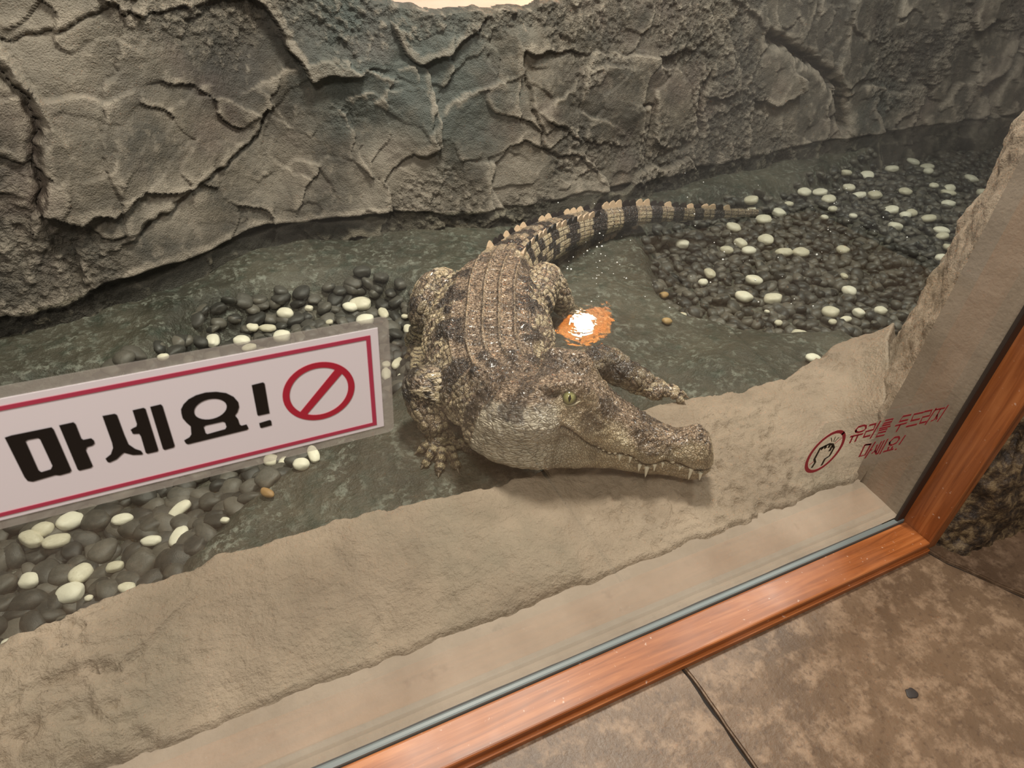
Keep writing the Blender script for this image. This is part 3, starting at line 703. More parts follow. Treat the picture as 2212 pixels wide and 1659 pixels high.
# --- head details
onhead = trunk & (S_ < .385)
def hb(s0, l0, rs, rl, h, sides=(1, -1)):
    global disp
    for sd in sides:
        e = np.exp(-(((S_ - s0) / rs) ** 2 + ((L_ - sd * l0) / rl) ** 2)); disp += onhead * h * e
hb(.280, .044, .028, .018, .014)              # brow over the eyes
hb(.290, .080, .016, .010, -.006)             # eye socket
hb(.036, .013, .012, .009, .005)              # nostril mounds
hb(.036, .013, .0045, .0035, -.006)           # nostrils
hb(.335, .055, .03, .008, .006)               # rear corner of the skull table
hb(.325, .074, .016, .006, -.010)             # ear slit
hb(.335, .135, .040, .035, .010)              # jaw muscle
hb(.165, .03, .05, .012, .004)                # snout ridges
hb(.12, .058, .018, .012, .004); hb(.175, .066, .02, .012, .004)
# mouth line groove follows control 3 of the sections
def mouth_l(s):
    v = [pchip(np.clip(s, 0, 2.6), SEC[:, 0], SEC[:, i]) for i in range(1, 11)]
    return None
ml = np.interp(S_, ss[:NH], [np.abs(TA[i, int(round(3 * NR / 10)), 1]) for i in range(NH)])
mwav = .0035 * np.sin(S_ * 2 * np.pi / .062 + .6) * sstep(.03, .06, S_) * sstep(.25, .22, S_)
mrise = .030 * sstep(.225, .30, S_)
md_ = aL - (ml + mwav - mrise)
mouth = onhead * sstep(.305, .295, S_)
disp += -.0055 * mouth * np.exp(-(md_ / .0032) ** 2) + .0022 * mouth * np.exp(-((np.abs(md_) - .009) / .006) ** 2)
# rugose skull top
disp += onhead * .0016 * sstep(.0, .6, up) * fbm(co[:, 0] * 130, co[:, 1] * 130, co[:, 2] * 130, 3, 81)
disp += .0012 * fbm(co[:, 0] * 60, co[:, 1] * 60, co[:, 2] * 60, 3, 82)
# folds of the throat and lower jaw scales
hf1, hf2, hcid, _, _ = worley(S_ / .011, L_ / .009, 73, .6)
low = onhead * sstep(.0, .012, md_) * sstep(.2, .3, S_) + onhead * sstep(.30, .33, S_) * sstep(.08, .10, aL)
low = np.clip(low, 0, 1); disp += low * .0012 * sstep(.5, .1, hf1)
edge = np.where(low > .5, sstep(.0, .16, hf2 - hf1), edge)
co2 = co + nr * disp[:, None]
body.vertices.foreach_set('co', co2.astype(np.float32).ravel()); body.update()
# --- pigment masks
n_a = fbm(co[:, 0] * 22, co[:, 1] * 22, co[:, 2] * 22, 4, 91); n_b = fbm(co[:, 0] * 9, co[:, 1] * 9, co[:, 2] * 9, 3, 92); n_c = fbm(co[:, 0] * 70, co[:, 1] * 70, co[:, 2] * 70, 3, 93)
cream = np.zeros(nV); dark = np.zeros(nV); tan = np.zeros(nV)
cream = np.where(flank > .5, sstep(.12, .55, cid + .25 * n_b) * edge * sstep(.045, .11, np.where(trunk, aL, .1)), cream)
dark = np.where(flank > .5, np.maximum(.85 * (1 - edge), sstep(.4, .8, n_b + .3 * n_a)), dark)
blot = back * sstep(.05, .35, np.sin(S_ * 2 * np.pi / .125 + 1.1) + .9 * n_b - .2) * sstep(.05, .07, aL) * (.4 + .6 * sstep(.16, .12, aL))
blot = np.clip(blot, 0, 1); dark = np.maximum(dark, .95 * blot); cream = cream * (1 - .9 * blot)
dark = np.maximum(dark, back * sstep(.15, .6, n_a + .4 * n_b) * .55)
dark = np.maximum(dark, dorsal * .85 * np.exp(-((cf - .60) / .05) ** 2)); cream = np.maximum(cream, dorsal * .28 * np.exp(-((cf - .48) / .05) ** 2)); dark = np.maximum(dark, nuch * 1.); cream = cream * (1 - nuch)
# tail bands, quantised to the scute rings
BC = [.95, 1.06, 1.16, 1.26, 1.38, 1.53, 1.71, 1.87, 1.98, 2.08, 2.17, 2.27]
def bandf(s):
    ph = np.interp(s, BC, np.arange(len(BC))); return np.abs(ph - np.round(ph))
band = sstep(.24, .29, bandf(S_ + .016 * np.sign(np.sin(np.floor(tcol) * 2.1)) * sstep(1.75, 1.3, S_)))
tdark = band; tcream = (1 - band) * edge
side = sstep(.02, .04, aL)
cream = cream * (1 - tail) + tail * tcream * (.35 + .65 * side); dark = dark * (1 - tail) + tail * np.maximum(tdark, .7 * (1 - edge))
dark = np.where(tail > .5, np.maximum(dark, (1 - side) * sstep(1.45, 1.15, S_) * .5 * sstep(-.2, .4, n_a)), dark)
# belly and throat pale, limbs: pale plates
belly = trunk * sstep(1.75, 2.1, aL / np.maximum(wid, .01)) * back
cream = np.maximum(cream, belly * .8); dark = dark * (1 - .8 * belly)
cream = np.where(~trunk, np.maximum(cream * .75, plate * sstep(.14, .3, np.minimum(lrf, 1 - lrf)) * .95), cream)
dark = np.where(~trunk, np.maximum(np.where(plate > .5, sstep(.2, .08, np.minimum(lrf, 1 - lrf)), dark), sstep(.1, .5, n_b) * .5 * (1 - plate)), dark)
# head: brown top, cream sides, grey jowl
htop = onhead * sstep(.35, .75, up + .15 * n_a)
cream = np.where(onhead, (1 - htop) * (.55 + .35 * sstep(-.3, .5, n_b)) * (1 - .2 * sstep(.2, .5, n_c)), cream)
dark = np.where(onhead, htop * sstep(-.05, .55, n_a + .5 * n_c) * .8 + .55 * low * (1 - edge) + (1 - htop) * .35 * sstep(.25, .6, n_a), dark)
dark = np.where(onhead, np.maximum(dark, .95 * np.exp(-(((S_ - .325) / .018) ** 2 + ((aL - .074) / .007) ** 2))), dark)
dark = np.where(onhead, np.maximum(dark, mouth * .9 * np.exp(-(md_ / .0028) ** 2)), dark)
dark = np.where(onhead, np.maximum(dark, .9 * np.exp(-(((S_ - .036) / .005) ** 2 + ((aL - .013) / .004) ** 2))), dark)
grey = onhead * low * .75
for nm, ar in (('cream', cream), ('dark', dark), ('grey', grey), ('edge', edge), ('headm', onhead * 1.)): attr(body, nm, np.clip(ar, 0, 1))
attr(body, 'sl', np.stack([S_, L_, ID], 1), 'FLOAT_VECTOR')
def m_croc():
    k = NT('crocodile_hide', .38, .6); k.b.inputs['Coat Weight'].default_value = .25; k.b.inputs['Coat Roughness'].default_value = .12
    v = k.at('sl', 'Vector'); n1 = k.noise(150, 4, .65); n2 = k.noise(45, 4, .6); n3 = k.noise(420, 2, .5)
    base = k.ramp(n1, [(.36, (.030, .020, .015)), (.45, (.135, .092, .062)), (.54, (.27, .19, .13)), (.68, (.48, .37, .265))])
    c = k.mix(base, k.ramp(n2, [(.3, (.42, .315, .185)), (.7, (.60, .50, .335))]), k.at('cream'))
    c = k.mix(c, k.ramp(n2, [(.3, (.40, .355, .28)), (.7, (.52, .465, .365))]), k.at('grey'))
    dk = k.math('MULTIPLY', k.at('dark'), k.ramp(n1, [(.4, 1.), (.75, .8)]))
    c = k.mix(c, k.ramp(n1, [(.4, (.012, .009, .009)), (.7, (.035, .026, .022))]), dk)
    cr = k.vor(170, 'DISTANCE_TO_EDGE', 'Distance', k.scalev(v, (1, 1, .0)))
    c = k.mix(c, (.05, .035, .027), k.ramp(cr, [(.0, .35), (.06, 0.)]))
    h = k.math('ADD', k.math('MULTIPLY', k.ramp(cr, [(0., 0.), (.16, 1.)]), .8), k.math('ADD', k.math('MULTIPLY', n1, 1.3), k.math('MULTIPLY', n3, .5)))
    return k.done(c, k.math('MULTIPLY_ADD', n2, .35, .13), k.bump(h, .8, .003))
CROC = m_croc()
p0 = at_body(.72, 0, -.1)
croc = empty('crocodile', (p0[0], p0[1], 0.0)); tag(croc, 'brown and cream crocodile lying in the pool with its head on the rock rim', 'crocodile')
def cchild(o): o.parent = croc; o.matrix_parent_inverse = Matrix.Translation(-croc.location); return o
cchild(link('body', body, CROC))
print('croc verts', nV)
# eyes
EYEM = NT('reptile_eye', .05, .6)
vv_ = EYEM.pos; x_ = EYEM.z(vv_, 'X'); y_ = EYEM.z(vv_, 'Y'); z_ = EYEM.z(vv_, 'Z')
rad = EYEM.math('SQRT', EYEM.math('ADD', EYEM.math('MULTIPLY', x_, x_), EYEM.math('MULTIPLY', y_, y_)))
iris = EYEM.ramp(EYEM.math('ADD', rad, EYEM.math('MULTIPLY', EYEM.noise(3, 3), .15)), [(.2, (.42, .38, .15)), (.6, (.25, .24, .10)), (.85, (.09, .085, .04)), (.97, (.02, .018, .012))])
pup = EYEM.math('ADD', EYEM.math('MULTIPLY', EYEM.math('ABSOLUTE', x_), 2.5), EYEM.math('ABSOLUTE', y_))
EYEM.done(EYEM.mix((.004, .004, .004), iris, EYEM.ramp(pup, [(.5, 0.), (.56, 1.)])))
LID = plain('eyelid_skin', (.36, .31, .2), .4)
bm = bmesh.new(); bmesh.ops.create_uvsphere(bm, u_segments=32, v_segments=20, radius=1); em = bpy.data.meshes.new('eye'); bm.to_mesh(em); bm.free()
def skin_pt(s, l):
    d = ((S_ - s) ** 2 + (L_ - l) ** 2) + (~trunk) * 9; i = int(np.argmin(d)); return co2[i], nr[i]
for sd in (1, -1):
    c, n = skin_pt(.287, sd * .073)
    p, fw, rt, z = frame(.287)
    out = Vector((rt[0] * sd * .80 + fw[0] * .12, rt[1] * sd * .80 + fw[1] * .12, .50)).normalized()
    o = link('eye', em, EYEM.m)
    ctr = Vector(c) - out * .0045
    zax = out; fwv = Vector((fw[0], fw[1], 0)); xax = (fwv - zax * fwv.dot(zax)).normalized(); yax = zax.cross(xax)
    mt = Matrix((xax, yax, zax)).transposed().to_4x4(); mt.translation = ctr
    o.matrix_world = mt @ Matrix.Diagonal((.0148, .0148, .0128, 1)); cchild(o); o['label'] = 'olive green eye with a dark slit pupil'
    # eyelids: upper and lower rims around the eye
    for nm, a0, a1, rr, off in (('upper_eyelid', 15, 165, .0042, .0), ('lower_eyelid', 190, 350, .0030, -.001)):
        bm = bmesh.new(); rings = []
        for a in np.linspace(math.radians(a0), math.radians(a1), 22):
            t_ = abs((a - math.radians((a0 + a1) / 2)) / math.radians((a1 - a0) / 2)); rx = .0195 if t_ > .8 else .0172
            cc = ctr + xax * (math.cos(a) * (.0172 + .004 * t_ ** 4)) + yax * (math.sin(a) * (.0140 + off)) + zax * .0035
            rad_ = (math.cos(a) * xax + math.sin(a) * yax); th = np.linspace(0, 2 * np.pi, 9)[:-1]; rq = rr * (1 - .7 * t_ ** 3)
            rings.append([bm.verts.new(cc + rad_ * (math.cos(q) * rq) + zax * (math.sin(q) * rq)) for q in th])
        for a, b in zip(rings[:-1], rings[1:]):
            for i in range(8): bm.faces.new((a[i], a[(i + 1) % 8], b[(i + 1) % 8], b[i]))
        bm.faces.new(rings[0]); bm.faces.new(rings[-1][::-1]); bmesh.ops.recalc_face_normals(bm, faces=bm.faces)
        m_ = bpy.data.meshes.new(nm); bm.to_mesh(m_); bm.free(); e_ = link(nm, m_, CROC if 'upper' in nm else LID); e_.parent = o; bpy.context.view_layer.update(); e_.matrix_parent_inverse = o.matrix_world.inverted()
# teeth
TOOTH = plain('tooth_enamel', (.72, .66, .52), .25)
def cone_mesh(name, bend=.25, seg=9, rows=5):
    bm = bmesh.new(); rg = []
    for j in range(rows):
        t = j / rows; r = (1 - t) ** .8
        rg.append([bm.verts.new((r * math.cos(a) + bend * t * t, r * math.sin(a), t)) for a in np.linspace(0, 2 * np.pi, seg + 1)[:-1]])
    tip = bm.verts.new((bend, 0, 1))
    for a, b in zip(rg[:-1], rg[1:]):
        for i in range(seg): bm.faces.new((a[i], a[(i + 1) % seg], b[(i + 1) % seg], b[i]))
    for i in range(seg): bm.faces.new((rg[-1][i], rg[-1][(i + 1) % seg], tip))
    bm.faces.new(rg[0][::-1]); m_ = bpy.data.meshes.new(name); bm.to_mesh(m_); bm.free(); return m_
tm = cone_mesh('tooth')
def orient(o, base, d, r, h, xh):
    z = Vector(d).normalized(); x = (Vector(xh) - z * Vector(xh).dot(z)).normalized(); y = z.cross(x)
    mt = Matrix((x, y, z)).transposed().to_4x4(); mt.translation = base; o.matrix_world = mt @ Matrix.Diagonal((r, r, h, 1))
mls = lambda s: float(np.interp(s, ss[:NH], [np.abs(TA[i, int(round(3 * NR / 10)), 1]) for i in range(NH)])) + .0035 * math.sin(s * 2 * math.pi / .062 + .6) - .03 * float(sstep(.225, .30, s))
for sd in (1, -1):
    for s, r, h, dr in [(.020, .0036, .013, -1), (.038, .0042, .020, -1), (.058, .0028, .008, -1), (.074, .0045, .016, 1), (.095, .003, .010, -1), (.108, .0036, .013, -1), (.122, .0042, .018, -1), (.136, .0036, .013, -1), (.146, .003, .009, 1), (.158, .0034, .012, -1), (.168, .003, .008, 1), (.178, .0034, .011, -1), (.188, .003, .010, 1), (.198, .003, .009, 1), (.209, .0028, .008, 1), (.220, .0026, .007, 1)]:
        l = mls(s); c, n = skin_pt(s, sd * (l - dr * .003))
        o = link('tooth', tm, TOOTH); nn = Vector(n); base = Vector(c) - nn * .0015
        orient(o, base + nn * .002, Vector((nn.x * .3, nn.y * .3, dr)), r * 1.25, h * 1.45, Vector((-nn.x, -nn.y, 0))); cchild(o)
# claws
CLAW = plain('claw_horn', (.20, .155, .115), .3)
cm = cone_mesh('claw', .45)
for tp, d in claws:
    o = link('claw', cm, CLAW); d = Vector(d).normalized(); orient(o, Vector(tp) - d * .006, d, .0048, .020, Vector((0, 0, -1))); cchild(o)
# crest scutes on the tail
def fin(name):
    bm = bmesh.new(); pr = [(0, 0), (.12, .5), (.4, .88), (.8, 1.0), (1.0, .82), (1.06, 0)]
    A = [bm.verts.new((x, (.22 * (1 - z) + .03), z)) for x, z in pr]; B = [bm.verts.new((x, -(.22 * (1 - z) + .03), z)) for x, z in pr]
    bm.faces.new(A); bm.faces.new(B[::-1])
    for i in range(len(pr)): j = (i + 1) % len(pr); bm.faces.new((A[j], A[i], B[i], B[j]))
    bmesh.ops.recalc_face_normals(bm, faces=bm.faces); m_ = bpy.data.meshes.new(name); bm.to_mesh(m_); bm.free(); return m_
SCD = plain('dark_scute', (.018, .014, .013), .3); kk = NT('cream_scute', .35); SCC = kk.done(kk.ramp(kk.noise(60, 3), [(.35, (.36, .24, .15)), (.65, (.56, .43, .29))]))
fin_d, fin_c = fin('tail_scute'), fin('tail_scute'); fin_d.materials.append(SCD); fin_c.materials.append(SCC)
s = 1.06
while s < 2.28:
    for sd in ((1, -1) if s < 1.62 else (0,)):
        lat = sd * float(pchip(np.array([s]), SEC[:, 0], SEC[:, 2])[0]) * .8; p, fw, rt, z = frame(s)
        c, n = skin_pt(s, lat * 1.15)
        h = (.020 if s < 1.62 else .026) * (1 if s < 1.9 else .75); bnd = float(bandf(s + .004))
        o = link('tail_scute', fin_d if bnd > .26 else fin_c, smooth=False)
        x = -Vector((fw[0], fw[1], 0)); zz = Vector((rt[0] * sd * .3, rt[1] * sd * .3, 1)).normalized(); x = (x - zz * x.dot(zz)).normalized(); y = zz.cross(x)
        mt = Matrix((x, y, zz)).transposed().to_4x4(); mt.translation = Vector(c) - zz * .004 - x * .012; o.matrix_world = mt @ Matrix.Diagonal((.030, .030, h, 1)); cchild(o)
    s += .034
for nm, px_, py_, z_ in [('eye', 1225, 848, 0), ('tip', 1535, 975, 0)]: pass
for nm, q in [('eyeR', skin_pt(.27, .066)[0]), ('eyeL', skin_pt(.27, -.066)[0]), ('nostril', skin_pt(.036, 0)[0]), ('tip', skin_pt(0, 0)[0]), ('jowl', skin_pt(.35, .13)[0]), ('mouth.2', skin_pt(.2, mls(.2))[0]), ('chin.1', skin_pt(.1, .09)[0])]: print(nm, np.round(pix(q)), np.round(q, 3))

# ------------------------------------------------------------------ pebbles
def pebble_mesh(name, seed, sub=3, rough=.16):
    bm = bmesh.new(); bmesh.ops.create_icosphere(bm, subdivisions=sub, radius=1)
    c = np.array([v.co for v in bm.verts]); f = 1 + rough * fbm(c[:, 0] * .9 + seed * 3.1, c[:, 1] * .9, c[:, 2] * .9, 2, seed)
    c = np.sign(c) * np.abs(c) ** .9 * f[:, None]
    for v, q in zip(bm.verts, c): v.co = q
    me = bpy.data.meshes.new(name); bm.to_mesh(me); bm.free(); me.shade_smooth(); return me
def m_pebble(name, stops, speck=None):
    k = NT(name, .45, .4); oi = k.new('ShaderNodeObjectInfo').outputs['Random']
    n = k.noise(3, 4, .6); c = k.ramp(k.math('ADD', k.math('MULTIPLY', n, .5), k.math('MULTIPLY', oi, .5)), stops)
    if speck: c = k.mix(c, speck, k.ramp(k.noise(4.5, 5, .7, dist=.8), [(.60, 0.), (.70, .55)]))
    return k.done(c, None, k.bump(k.noise(14, 3), .15, .05))
PEBD = m_pebble('dark_pebble', [(.25, (.032, .031, .028)), (.5, (.066, .062, .054)), (.75, (.125, .113, .095))])
PEBW = m_pebble('white_pebble', [(.25, (.60, .55, .42)), (.5, (.76, .71, .57)), (.75, (.84, .80, .67))], (.28, .25, .19))
PEBT = m_pebble('tan_pebble', [(.3, (.38, .22, .09)), (.7, (.50, .33, .15))])
WM = [pebble_mesh('white_pebble', i) for i in range(6)]; DM = [pebble_mesh('dark_pebble', 20 + i, 3) for i in range(6)]
for m_ in WM: m_.materials.append(PEBW)
for m_ in DM: m_.materials.append(PEBD)
TMm = pebble_mesh('tan_pebble', 40); TMm.materials.append(PEBT)
z3 = [(317,438,75,42,0),(600,490,85,35,15),(770,447,80,35,0),(850,410,80,40,25),(992,296,68,40,0),(1082,296,85,32,8),(1128,335,75,40,0),(1225,188,55,35,0),(1343,202,65,32,0),(1480,168,70,40,0),(1594,126,70,25,20),(1675,155,65,25,0),(1680,180,50,18,0),(1240,270,70,22,15),(1297,314,85,20,0),(1383,312,90,40,30),(1552,293,65,35,0),(1712,260,45,28,0),(1798,276,58,32,0),(1790,300,90,25,15),(1920,222,85,35,25),(1978,298,50,45,0),(1790,360,65,35,0),(1475,394,90,28,12),(1553,424,70,25,15),(1588,411,55,30,0),(1685,442,75,22,0),(1500,487,75,40,0),(1750,508,95,22,12),(1760,540,60,35,0),(1150,390,50,22,0),(1105,435,40,30,0),(1265,428,40,25,0),(640,580,80,40,20),(778,557,75,45,30),(688,620,75,45,0),(880,630,100,35,5),(973,630,85,48,0),(1208,617,75,28,20),(318,585,75,55,0),(560,615,75,30,20),(470,745,60,50,70),(432,795,55,48,0),(713,782,98,50,8),(660,875,90,65,30),(820,888,105,55,5),(1240,842,70,45,35),(1215,760,30,25,60),(1750,660,60,45,0),(1790,600,60,25,20),(1140,960,100,50,20),(1295,965,75,35,25),(1415,953,65,45,0),(1225,1000,60,25,0),(1150,1015,45,30,0),(360,1030,88,65,0),(320,978,45,38,0),(970,1093,95,55,0),(945,1148,55,45,-30),(1045,1215,85,40,0),(850,1020,45,30,0),(787,957,30,22,0),(700,340,85,45,10),(700,395,50,28,0),(905,362,50,18,0)]
z4 = [(1915,137,115,55,5),(1858,155,85,40,0),(2035,187,55,50,60),(1940,225,100,50,0),(1640,163,50,28,0),(1510,187,85,45,10),(1750,235,40,30,0),(1420,268,95,35,0),(1340,262,65,40,0),(1498,312,95,68,0),(1130,335,115,65,80),(1280,335,85,65,10),(1325,370,80,35,-15),(865,422,65,45,0),(2175,280,70,60,60),(2150,205,40,30,0),(2110,455,65,45,-60),(2142,532,78,70,0),(2050,460,50,40,90),(2050,510,60,40,90),(620,500,70,45,0),(1440,970,80,60,0),(1520,985,90,85,0),(1595,990,90,85,0),(1665,938,75,60,70)]
z5 = [(290,615,150,140,0),(475,557,200,110,-30),(390,692,215,85,-20),(210,680,160,130,30),(828,545,155,75,-15),(1230,470,180,65,-30),(1030,690,150,75,-5),(1218,662,160,95,-50),(555,912,180,110,-45),(785,868,145,75,-15),(195,960,140,120,0),(480,1045,190,140,0),(605,1080,60,50,0),(865,1010,120,80,0),(55,1410,130,100,0),(1535,550,70,45,0)]
tans = [(1350 + 215 * .3897, 300 + 865 * .3897, 18, 14, 0), (1350 + 232 * .3897, 300 + 1010 * .3897, 20, 15, 0), (1350 + 312 * .3897, 300 + 1045 * .3897, 16, 12, 0), (1825 * .3165, 950 + 360 * .3165, 27, 21, 30)]
whites = [(1350 + a * .3897, 300 + b * .3897, w_ * .3897, h_ * .3897, r) for a, b, w_, h_, r in z3] + [(a * .40687, 600 + b * .40687, w_ * .40687, h_ * .40687, r) for a, b, w_, h_, r in z4] + [(a * .3165, 950 + b * .3165, w_ * .3165, h_ * .3165, r) for a, b, w_, h_, r in z5]
def bed_hit(px, py, dz):
    z = -.1
    for i in range(14):
        q = P(px, py, z=z); z = .5 * z + .5 * (tz1(q[0], q[1]) + dz)
    return P(px, py, z=z)
taken = []
def place_px(px, py, wpx, hpx, ang, mesh, name):
    c = bed_hit(px, py, .026); q_ = np.array([c[0]]), np.array([c[1]]); c = c if max(poly_sd(*q_, polyL)[0], poly_sd(*q_, polyR)[0]) > 0 else bed_hit(px, py, .009); a = math.radians(ang); dx, dy = math.cos(a) * wpx / 2, math.sin(a) * wpx / 2
    e1, e2 = P(px - dx, py - dy, z=c[2]), P(px + dx, py + dy, z=c[2]); ax = (e2 - e1)[:2]
    dist = np.linalg.norm(c - [0, 0, CAMZ]); la = min(np.linalg.norm(ax) / 2, .036, .7 * wpx / FPX * dist + .004); 
    f1_, f2_ = P(px + dy * hpx / wpx, py - dx * hpx / wpx, z=c[2]), P(px - dy * hpx / wpx, py + dx * hpx / wpx, z=c[2]); lb = min(np.linalg.norm(f1_ - f2_) / 2 * .8, la * .85); lb = max(lb, la * .5)
    o = bpy.data.objects.new(name, mesh); COL.objects.link(o); o.location = c
    o.rotation_euler = (rng.normal(0, .12), rng.normal(0, .12), math.atan2(ax[1], ax[0])); o.scale = (la, lb, min(lb * .75, .017)); taken.append((c[0], c[1], la)); return o
def size_word(w_, h_):
    r = w_ / max(h_, 1); return 'long slim' if r > 2.3 else ('oval' if r > 1.35 else 'rounded')
def where(px, py):
    if px < 60 and py > 1380: return 'half hidden at the left end of the rock rim'
    if px < 420 and py > 1200: return 'near the rock rim at the lower left'
    if px < 700 and py > 1080: return 'under the warning sign in the left pool'
    if px < 720 and py > 900: return 'beside the submerged slope under the warning sign'
    if px < 900 and py > 740: return 'between the hind foot and the sign corner'
    if px < 420: return 'at the upper left edge of the pebbles above the sign'
    if px < 620: return 'in the row of pebbles just above the sign'
    if px < 920: return 'in the pebble heap above the right end of the sign'
    if py > 680 and px < 1600: return 'by the submerged rock right of the lamp reflection'
    if py > 640 and px < 1760: return 'in the front of the right pool near the rim'
    if py > 600: return 'in the right pool beside the rock pier'
    if px < 1660 and py < 470: return 'by the tip of the crocodile tail'
    if px < 1560: return 'at the dark edge of the right pool below the tail'
    if px < 1760 and py < 560: return 'in the right pool just past the tail tip'
    if py > 470: return 'in the middle of the right pool'
    if px > 2040: return 'at the far right of the pool against the rock pier'
    if py < 390: return 'in the farthest part of the right pool'
    return 'in the far middle of the right pool'
for i, (px_, py_, w_, h_, r_) in enumerate(whites):
    o = place_px(px_, py_, w_, h_, r_, WM[i % 6], 'white_pebble')
    lb = f"{'large ' if w_ * h_ > 900 else ('small ' if w_ * h_ < 330 else '')}{size_word(w_, h_)} white pebble {where(px_, py_)}"
    tag(o, lb, 'pebble', 'white pebbles: ' + lb)
for px_, py_, w_, h_, r_ in tans:
    tag(place_px(px_, py_, w_, h_, r_, TMm, 'tan_pebble'), 'small orange tan pebble ' + ('beside the submerged slope under the sign' if px_ < 900 else 'at the edge of the submerged rock in the right pool'), 'pebble', 'tan pebbles ' + ('left' if px_ < 900 else 'right'))
# dark pebbles, two loose layers over the bed
cand = []
for x0, x1, sp in ((-.9, .95, .031), (.95, 4.6, .036)):
    for x in np.arange(x0, x1, sp):
        for y in np.arange(.7, 2.6, sp): cand.append((x, y))
cand = np.array(cand); cand = cand + rng.uniform(-.016, .016, cand.shape)
far = cand[:, 0] > 2.6
sdL, sdR = poly_sd(cand[:, 0], cand[:, 1], polyL), poly_sd(cand[:, 0], cand[:, 1], polyR)
yc_ = np.interp(cand[:, 0], crest[:, 0], crest[:, 1])
ok = (np.maximum(sdL, sdR) > -.03) & (cand[:, 1] > yc_ - .01) & (cand[:, 1] < smooth_interp(cand[:, 0], foot) + .0)
cand = cand[ok]; tz = terrain(cand[:, 0], cand[:, 1])
DP = []
for (x, y), z in zip(cand, tz):
    if z > .04: continue
    a = rng.uniform(.018, .029) * (1.12 if x < .6 else .95); b = a * rng.uniform(.68, .92); hgt = a * rng.uniform(.42, .62)
    if np.hypot(1, 1) and (x > 2.4 and rng.random() < .25): continue
    near = any((x - tx) ** 2 + (y - ty) ** 2 < (.65 * tl + .5 * a) ** 2 for tx, ty, tl in taken)
    zz = z + hgt * .6 + rng.uniform(-.004, .012) - (.010 if near else 0)
    DP.append((x, y, zz, a, b, hgt, rng.normal(0, .2), rng.normal(0, .2), rng.uniform(0, 6.28)))
DP = np.array(DP)
vis = []
for q in DP:
    u, v = pix(q[:3]); d = np.linalg.norm(q[:3] - [0, 0, CAMZ])
    hid = (v > 700 and v < 1125 and u < 830 and abs((v - 905) - (u - 410) * -.22) < 115) or (u > 905 and u < 1200 and v > 600)
    hid = hid or u < -10 or u > 2120 or v > 1440
    vis.append(q[3] / d if not hid else 0)
order = np.argsort(-np.array(vis))
for i in order[:300]:
    x, y, z, a, b, h, r1, r2, r3 = DP[i]; o = bpy.data.objects.new('dark_pebble', DM[i % 6]); COL.objects.link(o)
    o.location = (x, y, z); o.scale = (a, b, h); o.rotation_euler = (r1, r2, r3)
    sz = 'large' if a > .0255 else ('small' if a < .021 else 'medium')
    lb = f"{sz} dark grey pebble {where(*pix((x, y, z)))}"; tag(o, lb, 'pebble', 'dark pebbles: ' + lb)
low = pebble_mesh('dark_pebbles_rest', 33, 2); lv = np.array([v.co for v in low.vertices]); lf = np.array([p.vertices[:] for p in low.polygons]); bpy.data.meshes.remove(low)
RV, RF = [], []
for n_, i in enumerate(order[300:]):
    x, y, z, a, b, h, r1, r2, r3 = DP[i]; c_, s_ = math.cos(r3), math.sin(r3); q = lv * [a, b, h]
    q = q + np.stack([0 * q[:, 0], 0 * q[:, 0], q[:, 0] * r2 + q[:, 1] * r1], 1)
    RV.append(np.stack([c_ * q[:, 0] - s_ * q[:, 1] + x, s_ * q[:, 0] + c_ * q[:, 1] + y, q[:, 2] + z], 1)); RF.append(lf + n_ * len(lv))
k = NT('dark_pebble_mass', .45, .4); c_ = k.ramp(k.vor(28, 'F1', 'Color'), [(.2, (.034, .033, .030)), (.5, (.070, .066, .057)), (.8, (.13, .118, .098))])
o = link('dark_pebbles', mesh_np('dark_pebbles', np.vstack(RV), np.vstack(RF)), k.done(c_)); tag(o, 'spread of small dark grey pebbles over the far pool bed', 'pebbles', kind='stuff')

# ------------------------------------------------------------------ warning sign on the glass (traced on the glass plane)
YS = YG - .0055
def hang(o, parent):
    o.parent = parent
    if parent.type == 'EMPTY': o.matrix_parent_inverse = Matrix.Translation(-parent.location)
    return o
def tri_poly(name, loops, y, mat, parent, th=.0006, px=True):
    """flat shape with holes on the plane y, thickness th towards the viewer"""
    bm = bmesh.new(); edges = []
    for lp in loops:
        vs = []
        for a, b in lp:
            q = P(a, b, y=y) if px else (a, y, b); vs.append(bm.verts.new((q[0], y, q[2])))
        edges += [bm.edges.new((vs[i], vs[(i + 1) % len(vs)])) for i in range(len(vs))]
    bmesh.ops.triangle_fill(bm, use_beauty=True, use_dissolve=False, edges=edges)
    r = bmesh.ops.extrude_face_region(bm, geom=bm.faces[:])
    for v in r['geom']:
        if isinstance(v, bmesh.types.BMVert): v.co.y -= th
    bmesh.ops.recalc_face_normals(bm, faces=bm.faces)
    me = bpy.data.meshes.new(name); bm.to_mesh(me); bm.free(); o = link(name, me, mat, None, smooth=False)
    return hang(o, parent)
kp = NT('sign_paper', .35, .5); PAPER = kp.done((.93, .885, .94)); kp.b.inputs['Coat Weight'].default_value = .6; kp.b.inputs['Coat Roughness'].default_value = .12
INK = plain('black_print', (.008, .007, .007), .3); RED = plain('red_print', (.50, .022, .05), .3); REDS = plain('red_sticker_print', (.36, .02, .04), .4); INK2 = plain('black_sticker_print', (.015, .012, .008), .4)
PINK = plain('pink_red_print', (.52, .05, .105), .3)
sgn = empty('warning_sign', tuple(P(500, 900, y=YS))); tag(sgn, 'laminated white warning sign with red border and black Korean letters on the glass', 'sign')
A = lambda l: [(x * .13562, 880 + y * .13562) for x, y in l]
B = lambda l: [(200 + x * .13562, 840 + y * .13562) for x, y in l]
Cc = lambda l: [(380 + x * .13562, 800 + y * .13562) for x, y in l]
D = lambda l: [(580 + x * .18083, 680 + y * .18083) for x, y in l]
